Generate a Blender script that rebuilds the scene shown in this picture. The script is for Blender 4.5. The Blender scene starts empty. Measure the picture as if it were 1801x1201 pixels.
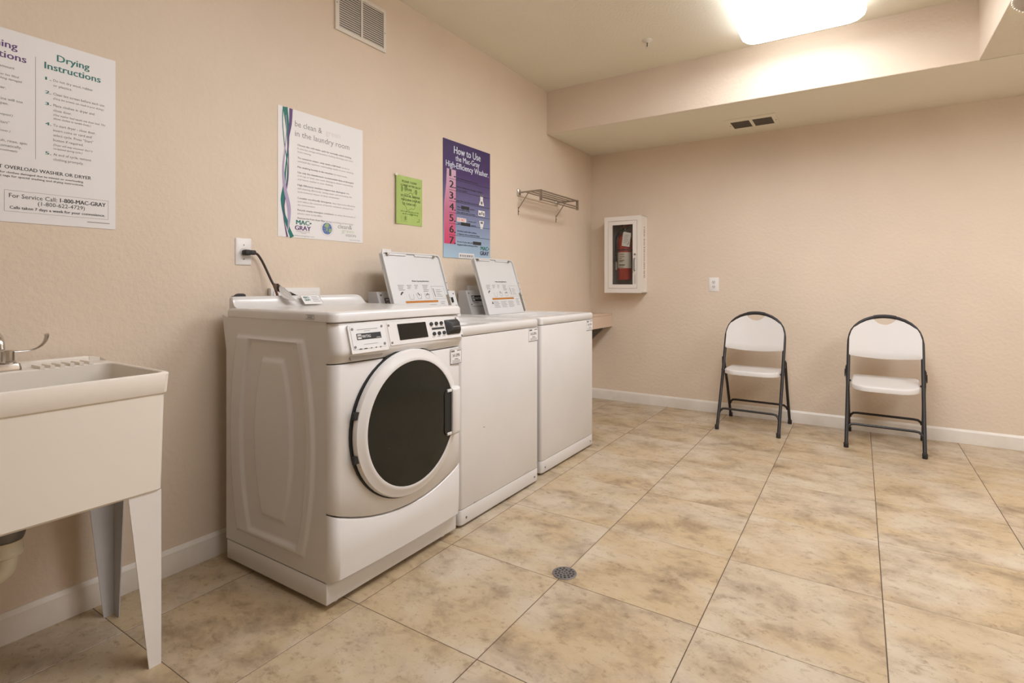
import bpy, bmesh, math, random
from mathutils import Vector, Matrix
random.seed(7)
scene = bpy.context.scene
C = scene.collection
PI = math.pi

# ------------------------------------------------------------------ camera
cam_d = bpy.data.cameras.new('camera')
cam_d.sensor_width = 36.0
cam_d.lens = 947.565 / 1801 * 36.0
cam_d.shift_y = -(600.5 - 500.52) / 1801
cam_d.clip_start = 0.02
cam = bpy.data.objects.new('camera', cam_d)
cam.location = (2.2117, -1.2773, 1.1036)
cam.rotation_euler = (PI / 2, 0, 0.5730)
C.objects.link(cam)
scene.camera = cam

# ------------------------------------------------------------------ world, exposure
world = bpy.data.worlds.new('world'); scene.world = world
world.use_nodes = True
bg = world.node_tree.nodes['Background']
bg.inputs[0].default_value = (0.9, 0.85, 0.8, 1); bg.inputs[1].default_value = 0.05
scene.view_settings.view_transform = 'Standard'
scene.view_settings.look = 'None'
scene.view_settings.gamma = 1.0
scene.view_settings.use_curve_mapping = False
scene.view_settings.exposure = 0.08
LIGHT_COL = (0.915, 0.94, 1.0)
MAIN_POWER = 13.6      # emission of the cloud fixtures' acrylic lens
DISH_POWER = 90.0     # bulb of the glass dish lamp

# room measures (metres): left wall x=0, back wall y=B, floor z=0
B, XR, YF, ZC, ZS, YS, XS = 3.578, 4.6, -3.2, 2.728, 2.3645, 2.693, 2.776

# ------------------------------------------------------------------ materials
def mat(name, col, rough=0.5, metal=0.0, spec=0.5, emit=None, es=0.0, coat=0.0, alpha=None, trans=0.0):
    m = bpy.data.materials.new(name); m.use_nodes = True
    b = m.node_tree.nodes['Principled BSDF']
    b.inputs['Base Color'].default_value = (*col, 1)
    b.inputs['Roughness'].default_value = rough
    b.inputs['Metallic'].default_value = metal
    b.inputs['Specular IOR Level'].default_value = spec
    b.inputs['Coat Weight'].default_value = coat
    b.inputs['Transmission Weight'].default_value = trans
    if emit:
        b.inputs['Emission Color'].default_value = (*emit, 1); b.inputs['Emission Strength'].default_value = es
    return m
def nd(m, t, **kw):
    n = m.node_tree.nodes.new(t)
    for k, v in kw.items(): setattr(n, k, v)
    return n
def lk(m, a, b): m.node_tree.links.new(a, b)
def noise(m, vec, scale, detail=4, rough=0.55, dist=0.0):
    n = nd(m, 'ShaderNodeTexNoise'); n.inputs['Scale'].default_value = scale
    n.inputs['Detail'].default_value = detail; n.inputs['Roughness'].default_value = rough; n.inputs['Distortion'].default_value = dist
    if vec is not None: lk(m, vec, n.inputs['Vector'])
    return n
def ramp(m, fac, stops):
    r = nd(m, 'ShaderNodeValToRGB'); e = r.color_ramp.elements
    while len(e) < len(stops): e.new(0.5)
    for i, (p, c) in enumerate(stops):
        e[i].position = p; e[i].color = (*c, 1)
    lk(m, fac, r.inputs['Fac']); return r
def bump(m, h, strength, dist):
    b = nd(m, 'ShaderNodeBump'); b.inputs['Strength'].default_value = strength; b.inputs['Distance'].default_value = dist
    lk(m, h, b.inputs['Height']); lk(m, b.outputs[0], m.node_tree.nodes['Principled BSDF'].inputs['Normal'])
    return b
def pos(m): return nd(m, 'ShaderNodeNewGeometry').outputs['Position']
def objc(m): return nd(m, 'ShaderNodeTexCoord').outputs['Object']
def base_in(m): return m.node_tree.nodes['Principled BSDF'].inputs['Base Color']
def mottled(name, c0, c1, scale, rough, bs=0.0, bscale=60, bdist=0.002, **kw):
    m = mat(name, c0, rough, **kw); p = pos(m)
    n = noise(m, p, scale, 5)
    r = ramp(m, n.outputs[0], [(0.35, c0), (0.65, c1)]); lk(m, r.outputs[0], base_in(m))
    if bs:
        n2 = noise(m, p, bscale, 3); bump(m, n2.outputs[0], bs, bdist)
    return m

WALL = mottled('painted_wall', (0.715, 0.595, 0.472), (0.745, 0.62, 0.492), 2.2, 0.6, 0.55, 48, 0.004, spec=0.3)
CEIL = mottled('painted_ceiling', (0.81, 0.76, 0.63), (0.83, 0.78, 0.65), 2.0, 0.7, 0.6, 70, 0.004, spec=0.3)
TRIM = mottled('white_trim', (0.72, 0.66, 0.58), (0.80, 0.745, 0.67), 6.0, 0.4)
GROUT = mat('grout', (0.105, 0.07, 0.045), 0.9)
WHITE = mottled('white_enamel', (0.665, 0.64, 0.615), (0.69, 0.665, 0.64), 3.0, 0.24, coat=0.15)
WHITE2 = mat('white_plastic', (0.70, 0.675, 0.65), 0.33)
CONSOLE = mat('console_enamel', (0.70, 0.69, 0.68), 0.35)
CONSOLE_S = mat('console_grey_steel', (0.52, 0.52, 0.53), 0.35, 0.2)
LIDW = mat('lid_enamel', (0.65, 0.645, 0.635), 0.32)
SINKM = mat('sink_polymer', (0.82, 0.755, 0.67), 0.33)
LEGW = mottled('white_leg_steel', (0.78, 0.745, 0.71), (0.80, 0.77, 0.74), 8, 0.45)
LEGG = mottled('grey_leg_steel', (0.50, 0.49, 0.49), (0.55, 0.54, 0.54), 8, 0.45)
PVC = mat('pvc', (0.72, 0.66, 0.52), 0.35)
CHROME = mat('chrome', (0.62, 0.60, 0.57), 0.18, 1.0)
STEEL = mat('brushed_steel', (0.36, 0.31, 0.26), 0.35, 0.85)
DKSTEEL = mat('dark_steel', (0.20, 0.19, 0.18), 0.45, 0.6)
BLACK = mat('black', (0.012, 0.012, 0.012), 0.5)
BLACKG = mat('black_gloss', (0.015, 0.016, 0.014), 0.12)
RUBBER = mat('black_rubber', (0.02, 0.018, 0.017), 0.55)
CHAIRT = mat('chair_tube', (0.017, 0.0145, 0.0145), 0.42, 0.0)
CHAIRP = mat('chair_plastic', (0.69, 0.655, 0.62), 0.42)
PAPER = mat('poster_paper', (0.80, 0.775, 0.76), 0.45)
INK = mat('ink', (0.03, 0.03, 0.03), 0.6)
INKG = mat('ink_grey', (0.17, 0.165, 0.16), 0.6)
INKM = mat('ink_midgrey', (0.28, 0.27, 0.265), 0.6)
INKF = mat('ink_faded', (0.70, 0.67, 0.62), 0.6)
TEAL = mat('ink_teal', (0.0, 0.155, 0.125), 0.5)
PURP = mat('ink_purple', (0.10, 0.035, 0.16), 0.5)
LILAC = mat('ink_lilac', (0.42, 0.34, 0.50), 0.5)
BLUEP = mat('ink_blue', (0.07, 0.17, 0.38), 0.5)
LGREEN = mat('ink_green', (0.28, 0.48, 0.10), 0.5)
PGREEN = mat('ink_palegreen', (0.52, 0.60, 0.42), 0.5)
REDINK = mat('ink_red', (0.70, 0.06, 0.03), 0.5)
ORANGE = mat('ink_orange', (0.46, 0.17, 0.02), 0.5)
SKYTXT = mat('ink_paleblue', (0.66, 0.72, 0.80), 0.5)
REDCAB = mat('cabinet_red_ink', (0.34, 0.11, 0.09), 0.5)
CABW = mat('cabinet_enamel', (0.82, 0.765, 0.70), 0.4)
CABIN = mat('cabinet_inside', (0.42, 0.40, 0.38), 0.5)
REDX = mat('extinguisher_red', (0.36, 0.014, 0.009), 0.28, coat=0.3)
LABELM = mat('label_silver', (0.62, 0.55, 0.48), 0.4)
PLATE = mat('outlet_plate', (0.78, 0.745, 0.71), 0.35)
SHELFM = mat('shelf_laminate', (0.68, 0.52, 0.40), 0.5)
CORD = mat('cord_brown', (0.035, 0.018, 0.013), 0.45)
CORDO = mat('cord_copper', (0.25, 0.08, 0.025), 0.4)
VENTW = mat('vent_white', (0.74, 0.68, 0.60), 0.45)
VENTS = mat('vent_slat_brown', (0.085, 0.07, 0.055), 0.6)
VENTD = mat('vent_dark', (0.035, 0.03, 0.026), 0.8)
LENS_SIDE = mat('acrylic_lens_side', (0.9, 0.9, 0.88), 0.4, emit=LIGHT_COL, es=MAIN_POWER * 0.36)
LENS = mat('acrylic_lens', (0.9, 0.9, 0.88), 0.4, emit=LIGHT_COL, es=MAIN_POWER)
BULB = mat('bulb', (0.9, 0.9, 0.9), 0.4, emit=(1.0, 0.86, 0.62), es=DISH_POWER)
DISHG = mat('frosted_glass_dish', (0.50, 0.44, 0.385), 0.35)
CRYST = mat('cut_glass_rim', (0.92, 0.86, 0.74), 0.15)
TAGM = mat('crumpled_plastic', (0.78, 0.74, 0.70), 0.15, spec=0.7)
TAGD = mat('tag_brown', (0.16, 0.09, 0.05), 0.3)
# clear glass of the cabinet window: mostly transparent with a faint reflection
GLASS = bpy.data.materials.new('window_glass'); GLASS.use_nodes = True
_t = GLASS.node_tree; _t.nodes.clear()
_o = _t.nodes.new('ShaderNodeOutputMaterial'); _mx = _t.nodes.new('ShaderNodeMixShader')
_tr = _t.nodes.new('ShaderNodeBsdfTransparent'); _gl = _t.nodes.new('ShaderNodeBsdfGlossy')
_tr.inputs[0].default_value = (0.9, 0.9, 0.88, 1); _gl.inputs['Roughness'].default_value = 0.05
_mx.inputs[0].default_value = 0.03
_t.links.new(_tr.outputs[0], _mx.inputs[1]); _t.links.new(_gl.outputs[0], _mx.inputs[2]); _t.links.new(_mx.outputs[0], _o.inputs[0])
# dark door glass of the dryer with a few lint specks
DOORG = mat('door_glass', (0.013, 0.013, 0.010), 0.10, spec=0.32)
_p = pos(DOORG); _n = noise(DOORG, _p, 210, 2, 0.5)
_r = ramp(DOORG, _n.outputs[0], [(0.78, (0.014, 0.015, 0.011)), (0.83, (0.30, 0.29, 0.25))]); lk(DOORG, _r.outputs[0], base_in(DOORG))
_n = noise(DOORG, _p, 9, 4, 0.6)
_r = ramp(DOORG, _n.outputs[0], [(0.35, (0.07, 0.07, 0.07)), (0.75, (0.22, 0.22, 0.22))])
lk(DOORG, _r.outputs[0], DOORG.node_tree.nodes['Principled BSDF'].inputs['Roughness'])

# printed travertine tile; each tile gets its own cut of the pattern
TILE = mat('travertine_tile', (0.55, 0.43, 0.30), 0.28, spec=0.45)
def _tile():
    m = TILE
    oi = nd(m, 'ShaderNodeObjectInfo'); tc = nd(m, 'ShaderNodeTexCoord')
    mul = nd(m, 'ShaderNodeVectorMath', operation='SCALE'); comb = nd(m, 'ShaderNodeCombineXYZ')
    comb.inputs[0].default_value = 37.0; comb.inputs[1].default_value = 71.0; comb.inputs[2].default_value = 13.0
    lk(m, comb.outputs[0], mul.inputs[0]); lk(m, oi.outputs['Random'], mul.inputs['Scale'])
    add = nd(m, 'ShaderNodeVectorMath', operation='ADD'); lk(m, tc.outputs['Object'], add.inputs[0]); lk(m, mul.outputs[0], add.inputs[1])
    mp = nd(m, 'ShaderNodeMapping'); mp.inputs['Scale'].default_value = (1.0, 1.3, 1.0); mp.inputs['Rotation'].default_value = (0, 0, 0.15)
    lk(m, add.outputs[0], mp.inputs['Vector'])
    n1 = noise(m, mp.outputs[0], 5.2, 9, 0.66, 0.25)
    ra = ramp(m, n1.outputs[0], [(0.28, (0.235, 0.162, 0.096)), (0.40, (0.374, 0.274, 0.164)), (0.50, (0.479, 0.355, 0.212)), (0.62, (0.518, 0.398, 0.252)), (0.76, (0.505, 0.427, 0.308))])
    rb = ramp(m, n1.outputs[0], [(0.30, (0.313, 0.239, 0.168)), (0.44, (0.435, 0.346, 0.248)), (0.55, (0.522, 0.427, 0.312)), (0.70, (0.557, 0.475, 0.360)), (0.80, (0.479, 0.427, 0.328))])
    n0 = noise(m, mp.outputs[0], 2.6, 3, 0.5, 0.4)
    r0 = ramp(m, n0.outputs[0], [(0.40, (0, 0, 0)), (0.62, (1, 1, 1))])
    r1 = nd(m, 'ShaderNodeMix', data_type='RGBA'); lk(m, r0.outputs[0], r1.inputs[0]); lk(m, ra.outputs[0], r1.inputs[6]); lk(m, rb.outputs[0], r1.inputs[7])
    n2 = noise(m, mp.outputs[0], 26, 6, 0.7, 0.3)
    r2 = ramp(m, n2.outputs[0], [(0.30, (0.62, 0.57, 0.52)), (0.46, (1, 1, 1)), (0.62, (1.0, 1.0, 1.0)), (0.8, (1.08, 1.06, 1.04))])
    mx = nd(m, 'ShaderNodeMix', data_type='RGBA', blend_type='MULTIPLY'); mx.inputs[0].default_value = 0.95
    lk(m, r1.outputs[2], mx.inputs[6]); lk(m, r2.outputs[0], mx.inputs[7])
    # small dark pits
    n3 = noise(m, mp.outputs[0], 95, 3, 0.6)
    r3 = ramp(m, n3.outputs[0], [(0.29, (0.55, 0.47, 0.40)), (0.34, (1, 1, 1))])
    mx2 = nd(m, 'ShaderNodeMix', data_type='RGBA', blend_type='MULTIPLY'); mx2.inputs[0].default_value = 0.8
    lk(m, mx.outputs[2], mx2.inputs[6]); lk(m, r3.outputs[0], mx2.inputs[7])
    lk(m, mx2.outputs[2], base_in(m))
    rr = ramp(m, n1.outputs[0], [(0.3, (0.42, 0.42, 0.42)), (0.7, (0.27, 0.27, 0.27))])
    lk(m, rr.outputs[0], m.node_tree.nodes['Principled BSDF'].inputs['Roughness'])
    bump(m, n2.outputs[0], 0.06, 0.002)
_tile()

def vgrad(name, z0, z1, stops, rough=0.35):
    """printed vertical colour blend of a sign, from height z0 to z1"""
    m = mat(name, (1, 1, 1), rough)
    s = nd(m, 'ShaderNodeSeparateXYZ'); lk(m, pos(m), s.inputs[0])
    mr = nd(m, 'ShaderNodeMapRange'); mr.inputs[1].default_value = z0; mr.inputs[2].default_value = z1
    lk(m, s.outputs[2], mr.inputs[0])
    r = ramp(m, mr.outputs[0], stops); lk(m, r.outputs[0], base_in(m)); return m

# ------------------------------------------------------------------ mesh helpers
ROOT = {}
def finish(o, smooth=True, ang=35):
    me = o.data
    if smooth:
        me.polygons.foreach_set('use_smooth', [True] * len(me.polygons))
        me.set_sharp_from_angle(angle=math.radians(ang))
    return o
def root_of(p):
    while p.parent: p = p.parent
    return p
def obj(name, bm, m, parent=None, local=False, smooth=True, ang=35):
    """one mesh object from a bmesh given in world coordinates (or in the thing's own if local)"""
    if parent is not None and not local:
        bmesh.ops.translate(bm, vec=-Vector(root_of(parent).location), verts=bm.verts)
    bmesh.ops.recalc_face_normals(bm, faces=bm.faces)
    me = bpy.data.meshes.new(name); bm.to_mesh(me); bm.free()
    for mm in (m if isinstance(m, (list, tuple)) else [m]): me.materials.append(mm)
    o = bpy.data.objects.new(name, me); C.objects.link(o)
    if parent is not None: o.parent = parent
    return finish(o, smooth, ang)
def tag(o, label=None, cat=None, group=None, kind=None):
    if label: o['label'] = label
    if cat: o['category'] = cat
    if group: o['group'] = group
    if kind: o['kind'] = kind
    return o
def thing(name, loc, label, cat, group=None, rz=0.0):
    o = bpy.data.objects.new(name, None); C.objects.link(o); o.location = loc; o.rotation_euler = (0, 0, rz)
    o.empty_display_size = 0.1
    return tag(o, label, cat, group)
def NB(): return bmesh.new()
def merge(bm, t):
    me = bpy.data.meshes.new('t'); t.to_mesh(me); t.free(); bm.from_mesh(me); bpy.data.meshes.remove(me)
def box(bm, x0, x1, y0, y1, z0, z1, bev=0.0, seg=2):
    t = NB(); bmesh.ops.create_cube(t, size=1)
    for v in t.verts:
        v.co = Vector(((x0 + x1) / 2 + v.co.x * (x1 - x0), (y0 + y1) / 2 + v.co.y * (y1 - y0), (z0 + z1) / 2 + v.co.z * (z1 - z0)))
    if bev: bmesh.ops.bevel(t, geom=t.edges[:], offset=bev, segments=seg, affect='EDGES', profile=0.5)
    merge(bm, t); return bm
def bx(*a, **k): return box(NB(), *a, **k)
def rrect(a0, a1, b0, b1, r, n=5):
    """rounded rectangle outline, r may be one radius or four (corner order: a1b1, a0b1, a0b0, a1b0)"""
    rs = r if isinstance(r, (list, tuple)) else [r] * 4
    out = []
    for (ca, cb, s0), rr in zip(((a1, b1, 0), (a0, b1, 90), (a0, b0, 180), (a1, b0, 270)), rs):
        sa = -1 if ca == a1 else 1; sb = -1 if cb == b1 else 1
        for i in range(n + 1):
            t = math.radians(s0 + 90 * i / n)
            out.append((ca + sa * rr + rr * math.cos(t), cb + sb * rr + rr * math.sin(t)))
    return out
AX = {'x': lambda a, b, h: (h, a, b), 'y': lambda a, b, h: (a, h, b), 'z': lambda a, b, h: (a, b, h)}
def prism(bm, pts, axis, h0, h1, bev=0.0, bseg=2, capmat=None):
    """outline pts extruded along an axis; axis x: pts are (y,z), y: (x,z), z: (x,y)"""
    f = AX[axis]; t = NB()
    lo = [t.verts.new(f(a, b, h0)) for a, b in pts]; hi = [t.verts.new(f(a, b, h1)) for a, b in pts]
    n = len(pts)
    t.faces.new(lo); t.faces.new(hi)
    for i in range(n): t.faces.new((lo[i], lo[(i + 1) % n], hi[(i + 1) % n], hi[i]))
    bmesh.ops.recalc_face_normals(t, faces=t.faces)
    if bev:
        es = [e for e in t.edges if (e.verts[0] in lo and e.verts[1] in lo) or (e.verts[0] in hi and e.verts[1] in hi)]
        bmesh.ops.bevel(t, geom=es, offset=bev, segments=bseg, affect='EDGES', profile=0.5)
    merge(bm, t); return bm
def loft(bm, loops, cap0=True, cap1=True, closed=True):
    t = NB(); L = [[t.verts.new(p) for p in lp] for lp in loops]
    for A, Bq in zip(L, L[1:]):
        n = len(A)
        for i in range(n if closed else n - 1):
            t.faces.new((A[i], A[(i + 1) % n], Bq[(i + 1) % n], Bq[i]))
    if cap0: t.faces.new(L[0])
    if cap1: t.faces.new(L[-1])
    bmesh.ops.recalc_face_normals(t, faces=t.faces)
    merge(bm, t); return bm
def lathe(bm, prof, center, axis='z', n=32, cap=True):
    """prof: list of (radius, height along axis)"""
    loops = []
    for r, h in prof:
        lp = []
        for i in range(n):
            a = 2 * PI * i / n; u, v = r * math.cos(a), r * math.sin(a)
            p = {'z': (u, v, h), 'x': (h, u, v), 'y': (u, h, v)}[axis]
            lp.append(Vector(p) + Vector(center))
        loops.append(lp)
    return loft(bm, loops, cap, cap)
def smooth_path(pts, n=6):
    P = [Vector(p) for p in pts]; out = []
    for i in range(len(P) - 1):
        p0 = P[max(i - 1, 0)]; p1 = P[i]; p2 = P[i + 1]; p3 = P[min(i + 2, len(P) - 1)]
        for k in range(n):
            t = k / n
            out.append(0.5 * ((2 * p1) + (-p0 + p2) * t + (2 * p0 - 5 * p1 + 4 * p2 - p3) * t * t + (-p0 + 3 * p1 - 3 * p2 + p3) * t ** 3))
    out.append(P[-1]); return out
def tube(bm, pts, r, n=10, cap=True, flat=None):
    """swept tube; r a radius or a list; flat=(sx,sy) squashes the section"""
    P = [Vector(p) for p in pts]; m = len(P)
    T = [((P[min(i + 1, m - 1)] - P[max(i - 1, 0)]).normalized()) for i in range(m)]
    up = Vector((0, 0, 1)) if abs(T[0].z) < 0.9 else Vector((0, 1, 0))
    N = (up - T[0] * up.dot(T[0])).normalized(); loops = []
    for i in range(m):
        N = (N - T[i] * N.dot(T[i])).normalized(); Bn = T[i].cross(N)
        rr = r[i] if isinstance(r, (list, tuple)) else r
        sx, sy = flat if flat else (1, 1)
        loops.append([P[i] + N * (rr * sx * math.cos(2 * PI * k / n)) + Bn * (rr * sy * math.sin(2 * PI * k / n)) for k in range(n)])
    return loft(bm, loops, cap, cap)
def disc(bm, c, r, axis, h, n=14):
    f = AX[axis]; return prism(bm, [(c[0] + r * math.cos(2 * PI * i / n), c[1] + r * math.sin(2 * PI * i / n)) for i in range(n)], axis, h[0], h[1])

# flat print: everything is laid on a frame (origin, right, up, outward normal)
class Frame:
    def __init__(s, o, u, v, n): s.o, s.u, s.v, s.n = Vector(o), Vector(u), Vector(v), Vector(n)
    def at(s, a, b, d=0.0): return s.o + s.u * a + s.v * b + s.n * d
def sheet(bm, fr, pts, d0, d1):
    t = NB(); n = len(pts)
    lo = [t.verts.new(fr.at(a, b, d0)) for a, b in pts]; hi = [t.verts.new(fr.at(a, b, d1)) for a, b in pts]
    t.faces.new(lo); t.faces.new(hi)
    for i in range(n): t.faces.new((lo[i], lo[(i + 1) % n], hi[(i + 1) % n], hi[i]))
    bmesh.ops.recalc_face_normals(t, faces=t.faces); merge(bm, t); return bm
def ink(bm, fr, pts, d):
    t = NB(); t.faces.new([t.verts.new(fr.at(a, b, d)) for a, b in pts]); merge(bm, t); return bm
def inkrect(bm, fr, a0, a1, b0, b1, d): return ink(bm, fr, [(a0, b0), (a1, b0), (a1, b1), (a0, b1)], d)
def inkline(bm, fr, pts, w, d):
    """a drawn stroke of width w (w may be a list)"""
    t = NB(); m = len(pts); P = [Vector((a, b)) for a, b in pts]; rows = []
    for i in range(m):
        T = (P[min(i + 1, m - 1)] - P[max(i - 1, 0)]).normalized(); Nn = Vector((-T.y, T.x))
        ww = (w[i] if isinstance(w, (list, tuple)) else w) / 2
        rows.append((t.verts.new(fr.at(*(P[i] + Nn * ww), d)), t.verts.new(fr.at(*(P[i] - Nn * ww), d))))
    for A, Bq in zip(rows, rows[1:]): t.faces.new((A[0], A[1], Bq[1], Bq[0]))
    merge(bm, t); return bm
_fc = bpy.data.curves.new('text_source', 'FONT'); _fc.resolution_u = 2; _fc.fill_mode = 'BOTH'
_fo = bpy.data.objects.new('text_source', _fc)
_cache = {}
def glyphs(s, bold, shear):
    k = (s, bold, shear)
    if k not in _cache:
        _fc.body = s; _fc.offset = bold; _fc.shear = shear
        me = _fo.to_mesh()
        V = [v.co.copy() for v in me.vertices]; F = [tuple(p.vertices) for p in me.polygons]
        _fo.to_mesh_clear()
        _cache[k] = (V, F)
    return _cache[k]
def text(bm, fr, s, a, b, h, w=None, align='l', bold=0.0, shear=0.0, d=0.0006, maxw=None):
    """one line of lettering: baseline at (a,b), capital height h, optional total width w"""
    V, F = glyphs(s, 0.0, shear)
    if not V: return bm
    x0 = min(v.x for v in V); x1 = max(v.x for v in V)
    sy = h / 0.70; sx = sy
    if w: sx = w / (x1 - x0)
    elif maxw and (x1 - x0) * sx > maxw: sx = maxw / (x1 - x0)
    W = (x1 - x0) * sx
    off = {'l': 0, 'c': -W / 2, 'r': -W}[align]
    # heavy type: overprinted strokes, side by side
    for k, sh in enumerate((0.0,) if bold < 0.008 else (-1.0, 0.0, 1.0)):
        t = NB(); vs = [t.verts.new(fr.at(a + off + (v.x - x0) * sx + sh * bold * sx, b + v.y * sy, d + 0.00003 * k)) for v in V]
        for f in F:
            try: t.faces.new([vs[i] for i in f])
            except ValueError: pass
        merge(bm, t)
    return bm
def ink_obj(name, bm, m, parent):
    bmesh.ops.translate(bm, vec=-Vector(root_of(parent).location), verts=bm.verts)
    me = bpy.data.meshes.new(name); bm.to_mesh(me); bm.free(); me.materials.append(m)
    o = bpy.data.objects.new(name, me); C.objects.link(o); o.parent = parent
    if name in FINE: o['kind'] = 'stuff'      # fine print, too small to pick apart
    return o
FINE = {'print_lines', 'body_lettering', 'italic_lettering', 'bold_lettering', 'small_lettering', 'pictograms', 'scuffs', 'rust_chips', 'clip_art', 'picture_ink', 'number_lettering', 'lettering', 'white_boxes'}

# ================================================================== the setting
def build_room():
    fl = obj('floor', bx(-0.1, XR + 0.1, YF - 0.1, B + 0.1, -0.08, -0.0012), GROUT); tag(fl, 'beige travertine tile floor with thin dark grout lines', 'floor', kind='structure')
    T = 0.508
    xl = [0.0] + [0.2476 + T * k for k in range(9) if 0.2476 + T * k < XR - 0.02] + [XR]
    yl = [YF] + [T * r for r in range(-6, 8) if YF + 0.02 < T * r < B] + [B]
    cache = {}
    gx, gy = 0.0016, 0.0011
    for i in range(len(xl) - 1):
        for j in range(len(yl) - 1):
            w = xl[i + 1] - xl[i] - 2 * gx; h = yl[j + 1] - yl[j] - 2 * gy
            key = (round(w, 4), round(h, 4))
            if key not in cache:
                t = NB(); prism(t, [(-w / 2, -h / 2), (w / 2, -h / 2), (w / 2, h / 2), (-w / 2, h / 2)], 'z', -0.009, 0.0, bev=0.0008, bseg=1)
                bmesh.ops.recalc_face_normals(t, faces=t.faces)
                me = bpy.data.meshes.new('tile'); t.to_mesh(me); t.free(); me.materials.append(TILE); cache[key] = me
            o = bpy.data.objects.new('tile', cache[key]); C.objects.link(o); o.parent = fl
            o.location = ((xl[i] + xl[i + 1]) / 2, (yl[j] + yl[j + 1]) / 2, random.uniform(-0.0003, 0.0003))
    zt = ZC + 0.1
    tag(obj('wall_left', bx(-0.1, 0, YF - 0.1, B + 0.1, -0.08, zt), WALL), 'beige textured wall behind the washers', 'wall', kind='structure')
    tag(obj('wall_back', bx(0, XR, B, B + 0.1, -0.08, zt), WALL), 'beige textured wall behind the folding chairs', 'wall', kind='structure')
    tag(obj('wall_right', bx(XR, XR + 0.1, YF - 0.1, B + 0.1, -0.08, zt), WALL), 'beige textured wall opposite the washers', 'wall', kind='structure')
    tag(obj('wall_front', bx(0, XR, YF - 0.1, YF, -0.08, zt), WALL), 'beige textured wall opposite the folding chairs', 'wall', kind='structure')
    ce = tag(obj('ceiling', bx(0, XR, YF, B, ZC, ZC + 0.1), CEIL), 'cream textured raised ceiling above the washers', 'ceiling', kind='structure')
    def soffit(x0, x1, y0, y1):
        t = NB(); bmesh.ops.create_cube(t, size=1)
        for v in t.verts: v.co = Vector(((x0 + x1) / 2 + v.co.x * (x1 - x0), (y0 + y1) / 2 + v.co.y * (y1 - y0), (ZS + ZC + 0.05) / 2 + v.co.z * (ZC + 0.05 - ZS)))
        es = [e for e in t.edges if all(abs(v.co.z - ZS) < 1e-4 for v in e.verts)]
        bmesh.ops.bevel(t, geom=es, offset=0.008, segments=3, affect='EDGES', profile=0.5)
        for f in t.faces: f.material_index = 1 if f.normal.z < -0.9 else 0
        return obj('soffit', t, [WALL, CEIL], ce, ang=50)
    soffit(0.0, XR, YS, B + 0.02)
    soffit(XS, XR, YF, YS + 0.02)
    # baseboards: flat board with a stepped moulded top
    prof = [(0, 0), (0.014, 0), (0.014, 0.072), (0.0125, 0.078), (0.0125, 0.081), (0.009, 0.088), (0.004, 0.095), (0, 0.096)]
    tag(obj('baseboard_left', prism(NB(), prof, 'y', YF, B), TRIM, ang=25), 'white moulded baseboard along the washer wall', 'baseboard', kind='structure')
    tag(obj('baseboard_back', prism(NB(), [(B - a, b) for a, b in prof], 'x', 0.014, XR), TRIM, ang=25), 'white moulded baseboard behind the folding chairs', 'baseboard', kind='structure')
build_room()

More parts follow.
